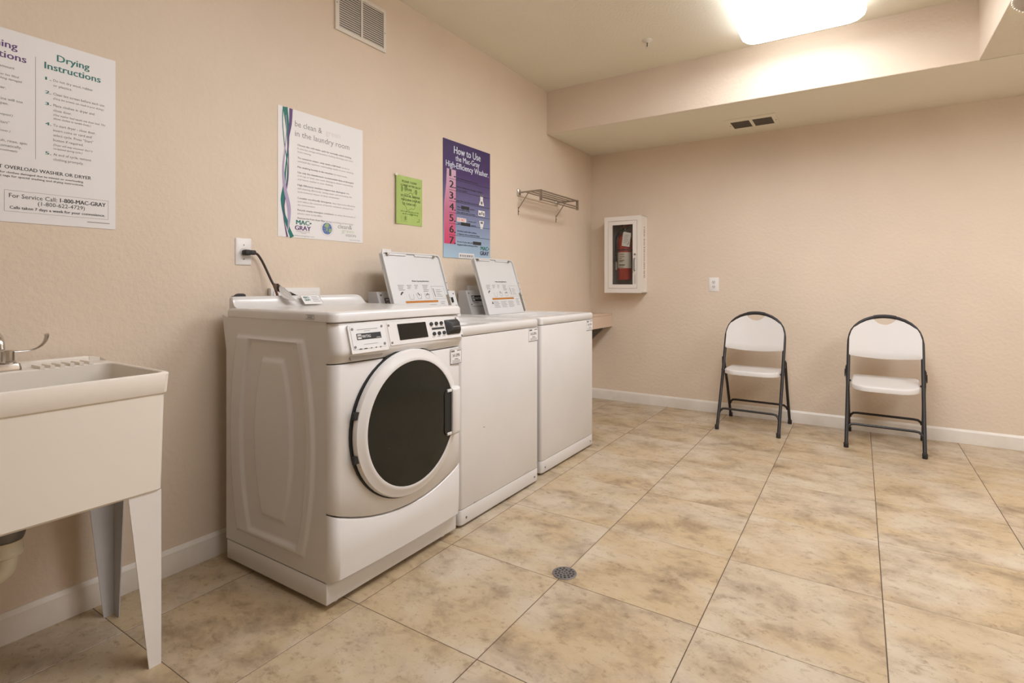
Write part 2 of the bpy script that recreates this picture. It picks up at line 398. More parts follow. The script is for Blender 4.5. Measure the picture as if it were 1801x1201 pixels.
# ================================================================== dryer
def build_dryer():
    Y0, Y1, XF, XB = -0.0932, 0.600, 0.704, 0.0955
    t = thing('clothes_dryer', (0.40, 0.2535, 0.0), 'white front-loading dryer with round dark glass door', 'dryer')
    for (fx, fy) in ((0.66, -0.03), (0.66, 0.545), (0.15, -0.03), (0.15, 0.545)):
        obj('leveling_foot', lathe(NB(), [(0.018, 0.0), (0.02, 0.004), (0.02, 0.012), (0.008, 0.013), (0.008, 0.026)], (fx, fy, 0), n=16), WHITE2, t)
    obj('base_plinth', bx(XB + 0.005, XF + 0.001, Y0, Y1, 0.021, 0.0944, bev=0.003), WHITE, t)
    # cabinet: three plain walls and a pressed side panel
    obj('cabinet', bx(XB + 0.002, XF - 0.006, Y0 + 0.012, Y1 - 0.001, 0.097, 0.976), WHITE, t)
    # pressed side panel as a height field
    nx, nz = 130, 150
    def ss(a, b, v):
        k = max(0, min(1, (v - a) / (b - a))); return k * k * (3 - 2 * k)
    def band(x, z, zl, zh, xlt, xlm, xrt, xrm, soft):
        zc = (zl + zh) / 2; q = max(-1, min(1, (z - zc) / ((zh - zl) / 2))); k = q * q
        l = xlm + (xlt - xlm) * k; r = xrm + (xrt - xrm) * k
        dd = min(x - l, r - x, z - zl, zh - z)
        return ss(-soft, soft, dd)
    def hgt(x, z):
        h = 0.0
        h += 0.0085 * band(x, z, 0.155, 0.905, 0.176, 0.132, 0.583, 0.640, 0.007)
        h -= 0.0100 * band(x, z, 0.178, 0.893, 0.262, 0.205, 0.548, 0.600, 0.007)
        h += 0.0100 * band(x, z, 0.250, 0.828, 0.342, 0.292, 0.472, 0.520, 0.009)
        return h
    bm = NB(); g = []
    for i in range(nx + 1):
        x = XB + (XF - XB) * i / nx; col = []
        for k in range(nz + 1):
            z = 0.098 + (0.976 - 0.098) * k / nz
            col.append(bm.verts.new((x, Y0 + 0.0005 - hgt(x, z) if True else 0, z)))
        g.append(col)
    for i in range(nx):
        for k in range(nz): bm.faces.new((g[i][k], g[i + 1][k], g[i + 1][k + 1], g[i][k + 1]))
    me = bpy.data.meshes.new('side_panel'); bmesh.ops.translate(bm, vec=-Vector(t.location), verts=bm.verts)
    bmesh.ops.recalc_face_normals(bm, faces=bm.faces); bm.to_mesh(me); bm.free(); me.materials.append(WHITE)
    o = bpy.data.objects.new('side_panel', me); C.objects.link(o); o.parent = t; finish(o, True, 60)
    # flared rear edge of the side
    loft_pts = [(0.0955, 0.84), (0.0955, 0.976), (0.066, 0.983), (0.070, 0.962), (0.083, 0.90)]
    obj('rear_flange', prism(NB(), loft_pts, 'y', Y0 + 0.001, Y0 + 0.004), WHITE, t)

    # front surfaces: a profile (x,z) swept along y, pulled back at the rounded ends
    yc, hw, rr = (Y0 + Y1) / 2, (Y1 - Y0) / 2, 0.032
    def pull(y):
        d = min(y - Y0, Y1 - y)
        if d >= rr: return 0.0
        return rr - math.sqrt(max(0, rr * rr - (rr - d) ** 2))
    def ys(n=14):
        e = [rr * (1 - math.cos(PI / 2 * i / 6)) for i in range(7)]
        return [Y0 + a for a in e] + [Y0 + rr + (Y1 - Y0 - 2 * rr) * i / n for i in range(1, n)] + [Y1 - a for a in reversed(e)]
    def bulge(y): return 0.010 * (1 - ((y - yc) / hw) ** 2)
    def sweep(prof_of_y):
        bm = NB(); L = []
        for y in ys():
            p = prof_of_y(y); lp = [(XF - 0.002, y, p[0][1])]
            for x, z in p: lp.append((max(XF + 0.0005, x + bulge(y) - pull(y)), y, z))
            lp.append((XF - 0.002, y, p[-1][1])); L.append(lp)
        return loft(bm, L)
    kick = lambda y: 0.252 + 0.078 * ((y - yc) / hw) ** 2
    obj('front_panel', sweep(lambda y: [(0.733, kick(y) + 0.002), (0.738, kick(y) + 0.007), (0.738, 0.45), (0.738, 0.65), (0.738, 0.826), (0.734, 0.8325)]), WHITE, t, ang=50)
    obj('kick_panel', sweep(lambda y: [(0.725, 0.0965), (0.736, 0.105), (0.738, 0.18), (0.738, kick(y) - 0.009), (0.733, kick(y) - 0.003)]), WHITE, t, ang=50)
    cp = obj('control_panel', sweep(lambda y: [(0.733, 0.8365), (0.737, 0.842), (0.742, 0.852), (0.7505, 0.862), (0.754, 0.872), (0.753, 0.884), (0.728, 0.9715)]), WHITE, t, ang=50)
    # top slab with rounded corners and a raised rear console
    top = NB()
    outl = lambda ins: rrect(XB + 0.006 + ins, 0.741 - ins, Y0 - 0.002 + ins, Y1 + 0.004 - ins, [0.03, 0.012, 0.012, 0.03], 6)
    loft(top, [[(a, b, 0.9745) for a, b in outl(0.004)], [(a, b, 0.978) for a, b in outl(0.0)], [(a, b, 1.0) for a, b in outl(0.0005)], [(a, b, 1.0075) for a, b in outl(0.004)], [(a, b, 1.0115) for a, b in outl(0.010)], [(a, b, 1.012) for a, b in outl(0.016)]])
    tp = obj('top_panel', top, WHITE, t, ang=50)
    L = []
    for y, k in ((Y0 + 0.008, 0.86), (Y0 + 0.012, 0.97), (Y0 + 0.022, 1.0), (0.42, 1.0), (0.53, 1.0), (0.550, 0.97), (0.565, 0.88), (0.578, 0.68), (0.588, 0.42), (0.595, 0.15)):
        zt = 1.010 + 0.046 * k
        L.append([(0.104, y, 1.004), (0.104, y, zt - 0.004), (0.107, y, zt), (0.117, y, zt), (0.124, y, zt - 0.003 * k), (0.129, y, 1.010 + 0.031 * k), (0.134, y, 1.010 + 0.017 * k), (0.144, y, 1.010 + 0.006 * k), (0.162, y, 1.0105), (0.162, y, 1.004)])
    obj('rear_ledge', loft(NB(), L), WHITE, tp, ang=60)
    # sticker tucked on the ledge
    a = math.atan2(0.036, 0.034)
    fr = Frame((0.1680, 0.211, 1.0135), (0, 1, 0), (-math.cos(a), 0, math.sin(a)), (math.sin(a), 0, math.cos(a)))
    card = sheet(NB(), fr, [(0, 0), (0.098, 0), (0.098, 0.050), (0, 0.050)], 0.006, 0.0072)
    cd = obj('service_card', card, PAPER, t, smooth=False)
    b = NB(); text(b, fr, 'MAC\u2022', 0.012, 0.033, 0.012, 0.030, bold=0.03, d=0.0078); text(b, fr, 'GRAY', 0.012, 0.018, 0.012, 0.030, bold=0.03, d=0.0078)
    ink_obj('lettering', b, TEAL, cd)
    b = NB()
    for k in range(4): inkrect(b, fr, 0.052, 0.090 - 0.006 * (k % 2), 0.014 + 0.009 * k, 0.0165 + 0.009 * k, 0.0078)
    for x in (0.0, 0.0965): inkrect(b, fr, x, x + 0.0015, 0.0, 0.050, 0.0078)
    ink_obj('print_lines', b, INKM, cd)
    # small badge on the side of the top panel
    fr = Frame((0.60, Y0 - 0.0025, 0.985), (1, 0, 0), (0, 0, 1), (0, -1, 0))
    b = NB(); 
    for q in ((0, 0.045, 0, 0.0015), (0, 0.045, 0.0135, 0.015), (0.0435, 0.045, 0, 0.015), (0.008, 0.034, 0.004, 0.006), (0.010, 0.036, 0.009, 0.011)): inkrect(b, fr, *q, 0.0008)
    ink_obj('badge', b, INKG, tp)

    # frame lying on the sloped control face
    p0, p1 = Vector((0.728, 0.9715)), Vector((0.753, 0.884))
    dv = Vector((p0.x - p1.x, 0, p0.y - p1.y)).normalized(); nv = Vector((dv.z, 0, -dv.x))
    def fy(y): return Frame((p1.x + bulge(y), y, p1.y), (0, 1, 0), dv, nv)
    fr = Frame((p1.x + 0.0075, 0.0, p1.y), (0, 1, 0), dv, nv)
    # coin-box plate
    cpl = NB(); sheet(cpl, fr, rrect(-0.037, 0.132, -0.018, 0.084, [0.012, 0.010, 0.003, 0.003], 4), -0.006, 0.003)
    cb = obj('coin_box_plate', cpl, WHITE2, t)
    obj('inner_plate', sheet(NB(), fr, rrect(-0.028, 0.124, -0.004, 0.078, 0.004, 3), 0.003, 0.0042), CONSOLE, cb)
    for (a_, b_) in ((-0.020, 0.067), (0.116, 0.070), (-0.020, 0.004), (0.116, 0.006)):
        s = NB(); sheet(s, fr, [(a_ + 0.0045 * math.cos(2 * PI * i / 12), b_ + 0.0045 * math.sin(2 * PI * i / 12)) for i in range(12)], 0.0042, 0.0062)
        obj('screw', s, DKSTEEL, cb)
    bd = obj('badge', sheet(NB(), fr, [(-0.006, 0.028), (0.106, 0.028), (0.106, 0.050), (-0.006, 0.050)], 0.0042, 0.0050), BLACK, cb, smooth=False)
    b = NB(); text(b, fr, 'MAYTAG', 0.018, 0.034, 0.010, 0.038, bold=0.015, d=0.0056); inkrect(b, fr, -0.003, 0.014, 0.031, 0.047, 0.0055)
    inkrect(b, fr, 0.082, 0.102, 0.031, 0.0325, 0.0055)
    ink_obj('lettering', b, WHITE2, bd)
    b = NB(); text(b, fr, 'M', 0.0055, 0.0345, 0.009, 0.011, 'c', bold=0.02, d=0.0062); ink_obj('lettering', b, INK, bd)
    b = NB(); inkrect(b, fr, 0.0, 0.095, 0.063, 0.065, 0.0046); inkrect(b, fr, 0.03, 0.06, 0.057, 0.0585, 0.0046); inkrect(b, fr, 0.02, 0.085, 0.010, 0.0115, 0.0046)
    ink_obj('print_lines', b, INKM, cb)
    b = NB()
    for a_, w_ in ((-0.004, 0.012), (0.018, 0.014), (0.048, 0.005), (0.070, 0.006), (0.092, 0.005)): inkrect(b, fr, a_, a_ + w_, -0.0055, -0.0025, 0.0046)
    ink_obj('rust_chips', b, CORD, cb)
    # hollow under the coin box
    fr2 = Frame((0.7415, 0.0, 0.0), (0, 1, 0), (0, 0, 1), (1, 0, 0))
    obj('coin_recess', sheet(NB(), fr2, rrect(-0.033, 0.118, 0.842, 0.872, [0.004, 0.004, 0.014, 0.014], 4), 0.0, 0.0105), CABIN, t)
    # electronic control plate
    pl = obj('control_plate', sheet(NB(), fr, rrect(0.146, 0.572, -0.006, 0.081, 0.004, 3), -0.008, 0.003), WHITE2, t)
    obj('display_window', sheet(NB(), fr, rrect(0.196, 0.354, 0.010, 0.072, 0.002, 2), 0.003, 0.0042), BLACKG, pl)
    for (a_, b_) in ((0.152, 0.070), (0.154, 0.004), (0.548, 0.0765), (0.566, -0.001)):
        s = NB(); sheet(s, fr, [(a_ + 0.0042 * math.cos(2 * PI * i / 12), b_ + 0.0042 * math.sin(2 * PI * i / 12)) for i in range(12)], 0.003, 0.005)
        obj('screw', s, DKSTEEL, pl)
    for j, bb in enumerate((0.061, 0.020)):
        for i in range(3):
            a_ = 0.386 + 0.031 * i + (0.006 if j else 0)
            s = NB(); sheet(s, fr, [(a_ + 0.0095 * math.cos(2 * PI * k / 14), bb + 0.0075 * math.sin(2 * PI * k / 14)) for k in range(14)], 0.003, 0.0065)
            obj('button', s, BLACK, pl)
    b = NB(); inkrect(b, fr, 0.384, 0.462, 0.036, 0.045, 0.0036); ink_obj('print_bar', b, INK, pl)
    b = NB()
    for j, bb in enumerate((0.0495, 0.0065)):
        for i in range(3): inkrect(b, fr, 0.377 + 0.031 * i, 0.395 + 0.031 * i, bb, bb + 0.002, 0.0036)
    ink_obj('print_lines', b, INKM, pl)
    # card reader standing proud
    cr = NB(); q0 = rrect(0.470, 0.556, 0.010, 0.072, 0.004, 2); q1 = rrect(0.490, 0.552, 0.022, 0.060, 0.004, 2)
    loft(cr, [[fr.at(a_, b_, 0.003) for a_, b_ in q0], [fr.at(a_, b_, 0.007) for a_, b_ in q0], [fr.at(a_, b_, 0.018) for a_, b_ in q1], [fr.at(a_, b_, 0.020) for a_, b_ in rrect(0.493, 0.549, 0.025, 0.057, 0.004, 2)]])
    cro = obj('card_reader', cr, BLACK, pl)
    obj('card_slot', sheet(NB(), fr, [(0.499, 0.036), (0.544, 0.036), (0.544, 0.040), (0.499, 0.040)], 0.0190, 0.0206), DKSTEEL, pl)
    # label
    fr = Frame((0.7445, 0.0, 0.0), (0, 1, 0), (0, 0, 1), (1, 0, 0))
    machine_label(t, fr, 0.512, 0.585, 0.762, 0.827, '541-DPN')
    # door
    yc2, zc = 0.2535, 0.578
    obj('door_gap_shade', lathe(NB(), [(0.274, 0.735), (0.284, 0.735), (0.284, 0.7515), (0.262, 0.7515)], (0, yc2, zc), 'x', 64, cap=True), BLACK, t)  # black ring paints in the shade of the gap between panel and door
    dr = obj('door', lathe(NB(), [(0.262, 0.7505), (0.275, 0.7505), (0.2785, 0.754), (0.2785, 0.764), (0.274, 0.771), (0.262, 0.7745), (0.250, 0.7800), (0.240, 0.7835), (0.236, 0.7825), (0.2355, 0.772)], (0, yc2, zc), 'x', 72), WHITE2, t, ang=40)
    obj('door_glass', lathe(NB(), [(0.2355, 0.770), (0.2355, 0.7805), (0.20, 0.7830), (0.14, 0.7850), (0.07, 0.7860), (0.02, 0.7863)], (0, yc2, zc), 'x', 72), DOORG, dr)
    for dz in (0.075, -0.075):
        obj('hinge_slot', bx(0.7555, 0.7685, yc2 - 0.2815, yc2 - 0.2600, zc + dz - 0.013, zc + dz + 0.013), BLACK, dr)
    ho = prism(NB(), rrect(0.425, 0.484, zc - 0.094, zc + 0.092, [0.004, 0.02, 0.02, 0.004], 4), 'x', 0.782, 0.7868)
    obj('handle_opening', ho, BLACK, dr)
    hg = NB()
    L = []
    for z, k in ((zc - 0.099, 0.3), (zc - 0.094, 0.85), (zc - 0.086, 1), (zc + 0.084, 1), (zc + 0.092, 0.85), (zc + 0.097, 0.3)):
        L.append([(0.772, 0.468, z), (0.784 + 0.010 * k, 0.468, z), (0.786 + 0.014 * k, 0.476, z), (0.785 + 0.014 * k, 0.505, z), (0.782 + 0.010 * k, 0.519, z), (0.770, 0.523, z)])
    obj('door_handle', loft(hg, L), WHITE2, dr, ang=50)
    for z in (zc - 0.090, zc + 0.088):
        obj('handle_bracket', bx(0.783, 0.790, 0.440, 0.472, z - 0.006, z + 0.006, bev=0.002), WHITE2, dr)

def machine_label(t, fr, a0, a1, b0, b1, code):
    lb = obj('machine_label', sheet(NB(), fr, rrect(a0, a1, b0, b1, 0.003, 2), 0.0, 0.0012), PAPER, t)
    w, h = a1 - a0, b1 - b0; d = 0.0018
    b = NB()
    for q in ((a0, a1, b0, b0 + 0.003), (a0, a1, b1 - 0.0014, b1), (a0, a0 + 0.0012, b0, b1), (a1 - 0.0012, a1, b0, b1)): inkrect(b, fr, *q, d)
    inkrect(b, fr, a0 + 0.06 * w, a0 + 0.36 * w, b1 - 0.20 * h, b1 - 0.09 * h, d)
    inkrect(b, fr, a1 - 0.42 * w, a1 - 0.06 * w, b1 - 0.15 * h, b1 - 0.09 * h, d)
    text(b, fr, code, (a0 + a1) / 2, b0 + 0.46 * h, 0.22 * h, 0.66 * w, 'c', bold=0.02, d=d)
    inkrect(b, fr, a0 + 0.35 * w, a0 + 0.70 * w, b0 + 0.30 * h, b0 + 0.35 * h, d)
    ink_obj('lettering', b, INKG, lb)
    b = NB()
    for k in range(2): inkrect(b, fr, a0 + 0.15 * w, a1 - 0.12 * w, b0 + (0.11 + 0.09 * k) * h, b0 + (0.145 + 0.09 * k) * h, d)
    ink_obj('print_lines', b, INKM, lb)
build_dryer()

# ================================================================== washers
def build_washer(Y0, Y1, XF, label, code, flip):
    XB = XF - 0.65
    t = thing('washing_machine', ((XB + XF) / 2, (Y0 + Y1) / 2, 0.0), label, 'washer', 'top-loading washers with raised lids')
    for fx in (XB + 0.05, XF - 0.06):
        for fy in (Y0 + 0.05, Y1 - 0.05):
            obj('leveling_foot', lathe(NB(), [(0.018, 0.0), (0.02, 0.004), (0.02, 0.009), (0.008, 0.010), (0.008, 0.018)], (fx, fy, 0), n=12), RUBBER, t)
    XP = XF - 0.034
    obj('cabinet', bx(XB, XP - 0.002, Y0, Y1, 0.015, 0.868), WHITE, t)
    def shell(z0, z1):
        return prism(NB(), rrect(XP, XF, Y0, Y1, [0.020, 0.001, 0.001, 0.020], 6), 'z', z0, z1, bev=0.0016, bseg=2)
    fp = obj('front_panel', shell(0.0845, 0.8665), WHITE, t, ang=50)
    kp = obj('toe_panel', shell(0.0135, 0.0815), WHITE, t, ang=50)
    for y in (Y0 + 0.045, Y1 - 0.045):
        obj('screw', disc(NB(), (y, 0.040), 0.0055, 'x', (XF - 0.001, XF + 0.0015)), DKSTEEL, kp)
    # deck with an opening down into the tub
    oy0, oy1, ox0, ox1 = Y0 + 0.075, Y0 + 0.535, 0.30, XF - 0.06
    n = 6
    outer = lambda i: rrect(XB + i, XF + 0.002 - i, Y0 - 0.001 + i, Y1 + 0.001 - i, [0.022, 0.010, 0.010, 0.022], n)
    inner = lambda i, r: rrect(ox0 + i, ox1 - i, oy0 + i, oy1 - i, r, n)
    z = lambda pts, h: [(a, b, h) for a, b in pts]
    dk = NB()
    loft(dk, [z(outer(0.004), 0.8690), z(outer(0.0), 0.8725), z(outer(0.0), 0.902), z(outer(0.003), 0.910), z(outer(0.009), 0.9135), z(outer(0.014), 0.914),
              z(inner(-0.004, 0.065), 0.9135), z(inner(0.0, 0.062), 0.911), z(inner(0.004, 0.060), 0.900), z(inner(0.010, 0.058), 0.897), z(inner(0.030, 0.055), 0.895), z(inner(0.036, 0.06), 0.885), z(inner(0.045, 0.06), 0.80)], cap0=False, cap1=False)
    d = obj('deck', dk, WHITE, t, ang=50)
    obj('wash_tub', loft(NB(), [z(inner(0.034, 0.06), 0.86), z(inner(0.046, 0.07), 0.80), z(inner(0.055, 0.09), 0.60), z(inner(0.09, 0.09), 0.56)], cap0=False), CONSOLE_S, t)
    # console at the rear
    c0, c1 = Y0 + 0.048, Y1 - 0.020
    prof = [(XB + 0.004, 0.913), (XB + 0.115, 0.913), (XB + 0.062, 1.066), (XB + 0.004, 1.066)]
    cb = prism(NB(), prof, 'y', c0, c1, bev=0.002)
    for f in cb.faces: pass
    co = obj('console', cb, CONSOLE, t)
    for y, s in ((c0, -1), (c1, 1)):
        obj('console_end', prism(NB(), prof, 'y', y - 0.001 if s < 0 else y - 0.0005, y + 0.0005 if s < 0 else y + 0.001), CONSOLE_S, co)
    dv = Vector((-0.053, 0, 0.153)).normalized(); nv = Vector((dv.z, 0, -dv.x))
    fr = Frame((XB + 0.115, c0, 0.913), (0, 1, 0), dv, nv); W = c1 - c0
    obj('console_face', sheet(NB(), fr, [(0.012, 0.052), (W - 0.012, 0.052), (W - 0.012, 0.156), (0.012, 0.156)], 0.0, 0.0025), CONSOLE, co, smooth=False)
    for a_ in (0.022, W - 0.022):
        for b_ in (0.066, 0.142):
            s = NB(); sheet(s, fr, [(a_ + 0.0045 * math.cos(2 * PI * i / 10), b_ + 0.0045 * math.sin(2 * PI * i / 10)) for i in range(10)], 0.0025, 0.005); obj('screw', s, DKSTEEL, co)
    bd = obj('badge', sheet(NB(), fr, [(0.042, 0.086), (0.20, 0.086), (0.20, 0.126), (0.042, 0.126)], 0.0025, 0.0035), BLACK, co, smooth=False)
    b = NB(); inkrect(b, fr, 0.047, 0.070, 0.091, 0.121, 0.0041); text(b, fr, 'MAYTAG', 0.077, 0.098, 0.016, 0.075, bold=0.015, d=0.0041); ink_obj('lettering', b, WHITE2, bd)
    b = NB(); text(b, fr, 'M', 0.0585, 0.098, 0.016, 0.016, 'c', bold=0.02, d=0.0047); ink_obj('lettering', b, INK, bd)
    b = NB(); inkrect(b, fr, 0.045, 0.10, 0.074, 0.079, 0.0031); inkrect(b, fr, 0.030, W - 0.03, 0.052, 0.055, 0.0031); ink_obj('print_lines', b, INKM, co)
    s = NB(); sheet(s, fr, rrect(W - 0.055, W - 0.044, 0.085, 0.118, 0.004, 2), 0.0025, 0.012); obj('card_slot', s, BLACK, co)
    # raised lid
    hx, hz = 0.268, 0.914
    ax = Vector((0.147 - hx, 0, 1.275 - hz)); Ln = ax.length; ax.normalize(); nn = Vector((ax.z, 0, -ax.x))
    fr = Frame((hx, Y0 + 0.048, hz), (0, 1, 0), ax, nn); Wd = 0.452
    lid = NB(); q = lambda i: rrect(0.0 + i, Wd - i, 0.0 + i, Ln - i, [0.022, 0.014, 0.008, 0.008], 4)
    sheet(lid, fr, q(0.0), -0.022, -0.006)
    lo = obj('lid', lid, LIDW, t, ang=50)
    rim = NB()
    def ring(i0, i1, d0, d1):
        A = [fr.at(a_, b_, d0) for a_, b_ in q(i0)]; Bq = [fr.at(a_, b_, d1) for a_, b_ in q(i0)]
        Cq = [fr.at(a_, b_, d1) for a_, b_ in q(i1)]; D = [fr.at(a_, b_, d0) for a_, b_ in q(i1)]
        tt = NB(); n_ = len(A); R = [[tt.verts.new(p) for p in X] for X in (A, Bq, Cq, D)]
        for X, Y in ((0, 1), (1, 2), (2, 3), (3, 0)):
            for i in range(n_): tt.faces.new((R[X][i], R[X][(i + 1) % n_], R[Y][(i + 1) % n_], R[Y][i]))
        bmesh.ops.recalc_face_normals(tt, faces=tt.faces); merge(rim, tt)
    ring(0.0, 0.006, -0.008, 0.004)
    obj('lid_rim', rim, LIDW, lo, ang=50)
    for a0_, a1_ in ((0.045, 0.175), (0.245, 0.40)):
        obj('rim_clip', sheet(NB(), fr, [(a0_, Ln - 0.017), (a1_, Ln - 0.017), (a1_ + 0.004, Ln - 0.006), (a0_ - 0.004, Ln - 0.006)], -0.006, 0.001), LIDW, lo, smooth=False)
    for a_ in (0.040, Wd - 0.055):
        s = NB(); tube(s, [fr.at(a_, Ln - 0.014, -0.006), fr.at(a_, Ln - 0.014, 0.008)], 0.0075, 12); bo = obj('bumper', s, STEEL, lo)
    for k in range(3):
        s = NB(); tube(s, [fr.at(Wd - 0.003, 0.12 + 0.045 * k, 0.003), fr.at(Wd - 0.003, 0.12 + 0.045 * k, 0.006)], 0.003, 8); obj('screw', s, DKSTEEL, lo)
    obj('hinge_strip', sheet(NB(), fr, [(Wd - 0.020, 0.012), (Wd - 0.008, 0.004), (Wd - 0.008, 0.14), (Wd - 0.020, 0.14)], -0.006, -0.001), STEEL, lo, smooth=False)
    # printed instructions on the lid
    b = NB(); D = -0.0052
    if True:
        text(b, fr, 'Washer Operating Instructions', 0.245, 0.218, 0.0085, 0.135, 'c', bold=0.02, d=D)
    ink_obj('lettering', b, INK, lo)
    b = NB()
    for a_, wd, kk in ((0.062, 0.048, 4), (0.130, 0.036, 3), (0.188, 0.028, 3), (0.250, 0.045, 5)):
        for k in range(kk): inkrect(b, fr, a_ + 0.003 * (k % 2), a_ + wd - 0.006 * (k % 3), 0.196 - 0.0085 * k, 0.199 - 0.0085 * k, D)
    for k in range(5): inkrect(b, fr, 0.352, 0.402 - 0.010 * (k % 3), 0.132 + 0.0095 * k, 0.1345 + 0.0095 * k, D)
    for q_ in ((0.318, 0.425, 0.192, 0.1932), (0.318, 0.425, 0.118, 0.1192), (0.318, 0.3192, 0.118, 0.192), (0.4238, 0.425, 0.118, 0.192)): inkrect(b, fr, *q_, D)
    for cidx in range(3):
        for k in range(6): inkrect(b, fr, 0.098 + 0.085 * cidx, 0.168 + 0.085 * cidx - 0.008 * ((k + cidx) % 3), 0.046 + 0.0078 * k, 0.0485 + 0.0078 * k, D)
    for k in range(5): inkrect(b, fr, 0.368, 0.408 - 0.008 * (k % 2), 0.058 + 0.010 * k, 0.061 + 0.010 * k, D)
    # little pictograms: bottle, basket, hand, coin
    for (a_, b_) in ((0.130, 0.120), (0.190, 0.123), (0.255, 0.123)):
        inkline(b, fr, [(a_, b_ + 0.028), (a_ + 0.004, b_), (a_ + 0.032, b_), (a_ + 0.036, b_ + 0.028)], 0.0022, D)
    ink_obj('print_lines', b, INKM, lo)
    b = NB()
    inkline(b, fr, [(0.072, 0.145), (0.080, 0.155), (0.092, 0.160)], 0.008, D); inkline(b, fr, [(0.200, 0.155), (0.214, 0.140)], 0.005, D)
    inkline(b, fr, [(0.265, 0.140), (0.275, 0.150), (0.285, 0.142)], 0.005, D); inkline(b, fr, [(0.332, 0.180), (0.338, 0.130)], 0.004, D)
    ink(b, fr, [(0.078, 0.072), (0.096, 0.072), (0.087, 0.090)], D)
    ink_obj('pictograms', b, INK, lo)
    b = NB(); inkrect(b, fr, 0.095, 0.350, 0.099, 0.111, D); ink_obj('warning_bar', b, ORANGE, lo)
    # label on the front and a faint badge on the side
    fr = Frame((XF, 0, 0), (0, 1, 0), (0, 0, 1), (1, 0, 0))
    machine_label(t, fr, Y1 - 0.108, Y1 - 0.010, 0.793, 0.864, code)
    if not flip:
        b = NB(); inkline(b, fr, [(Y0 + 0.175, 0.424), (Y0 + 0.19, 0.420)], 0.004, 0.0006); inkline(b, fr, [(Y1 - 0.02, 0.117), (Y1 - 0.012, 0.098)], 0.003, 0.0006)
        inkline(b, fr, [(Y1 - 0.10, 0.094), (Y1 - 0.16, 0.092)], 0.0012, 0.0006); inkline(b, fr, [(Y0 + 0.10, 0.088), (Y0 + 0.115, 0.087)], 0.003, 0.0006)
        ink_obj('scuffs', b, INKM, fp)
build_washer(0.635, 1.340, 0.700, 'white top-loading washer with raised lid, next to the front-loading dryer', '542-DPN', False)
build_washer(1.420, 2.137, 0.672, 'white top-loading washer with raised lid, at the far end from the dryer', '543-DPN', True)

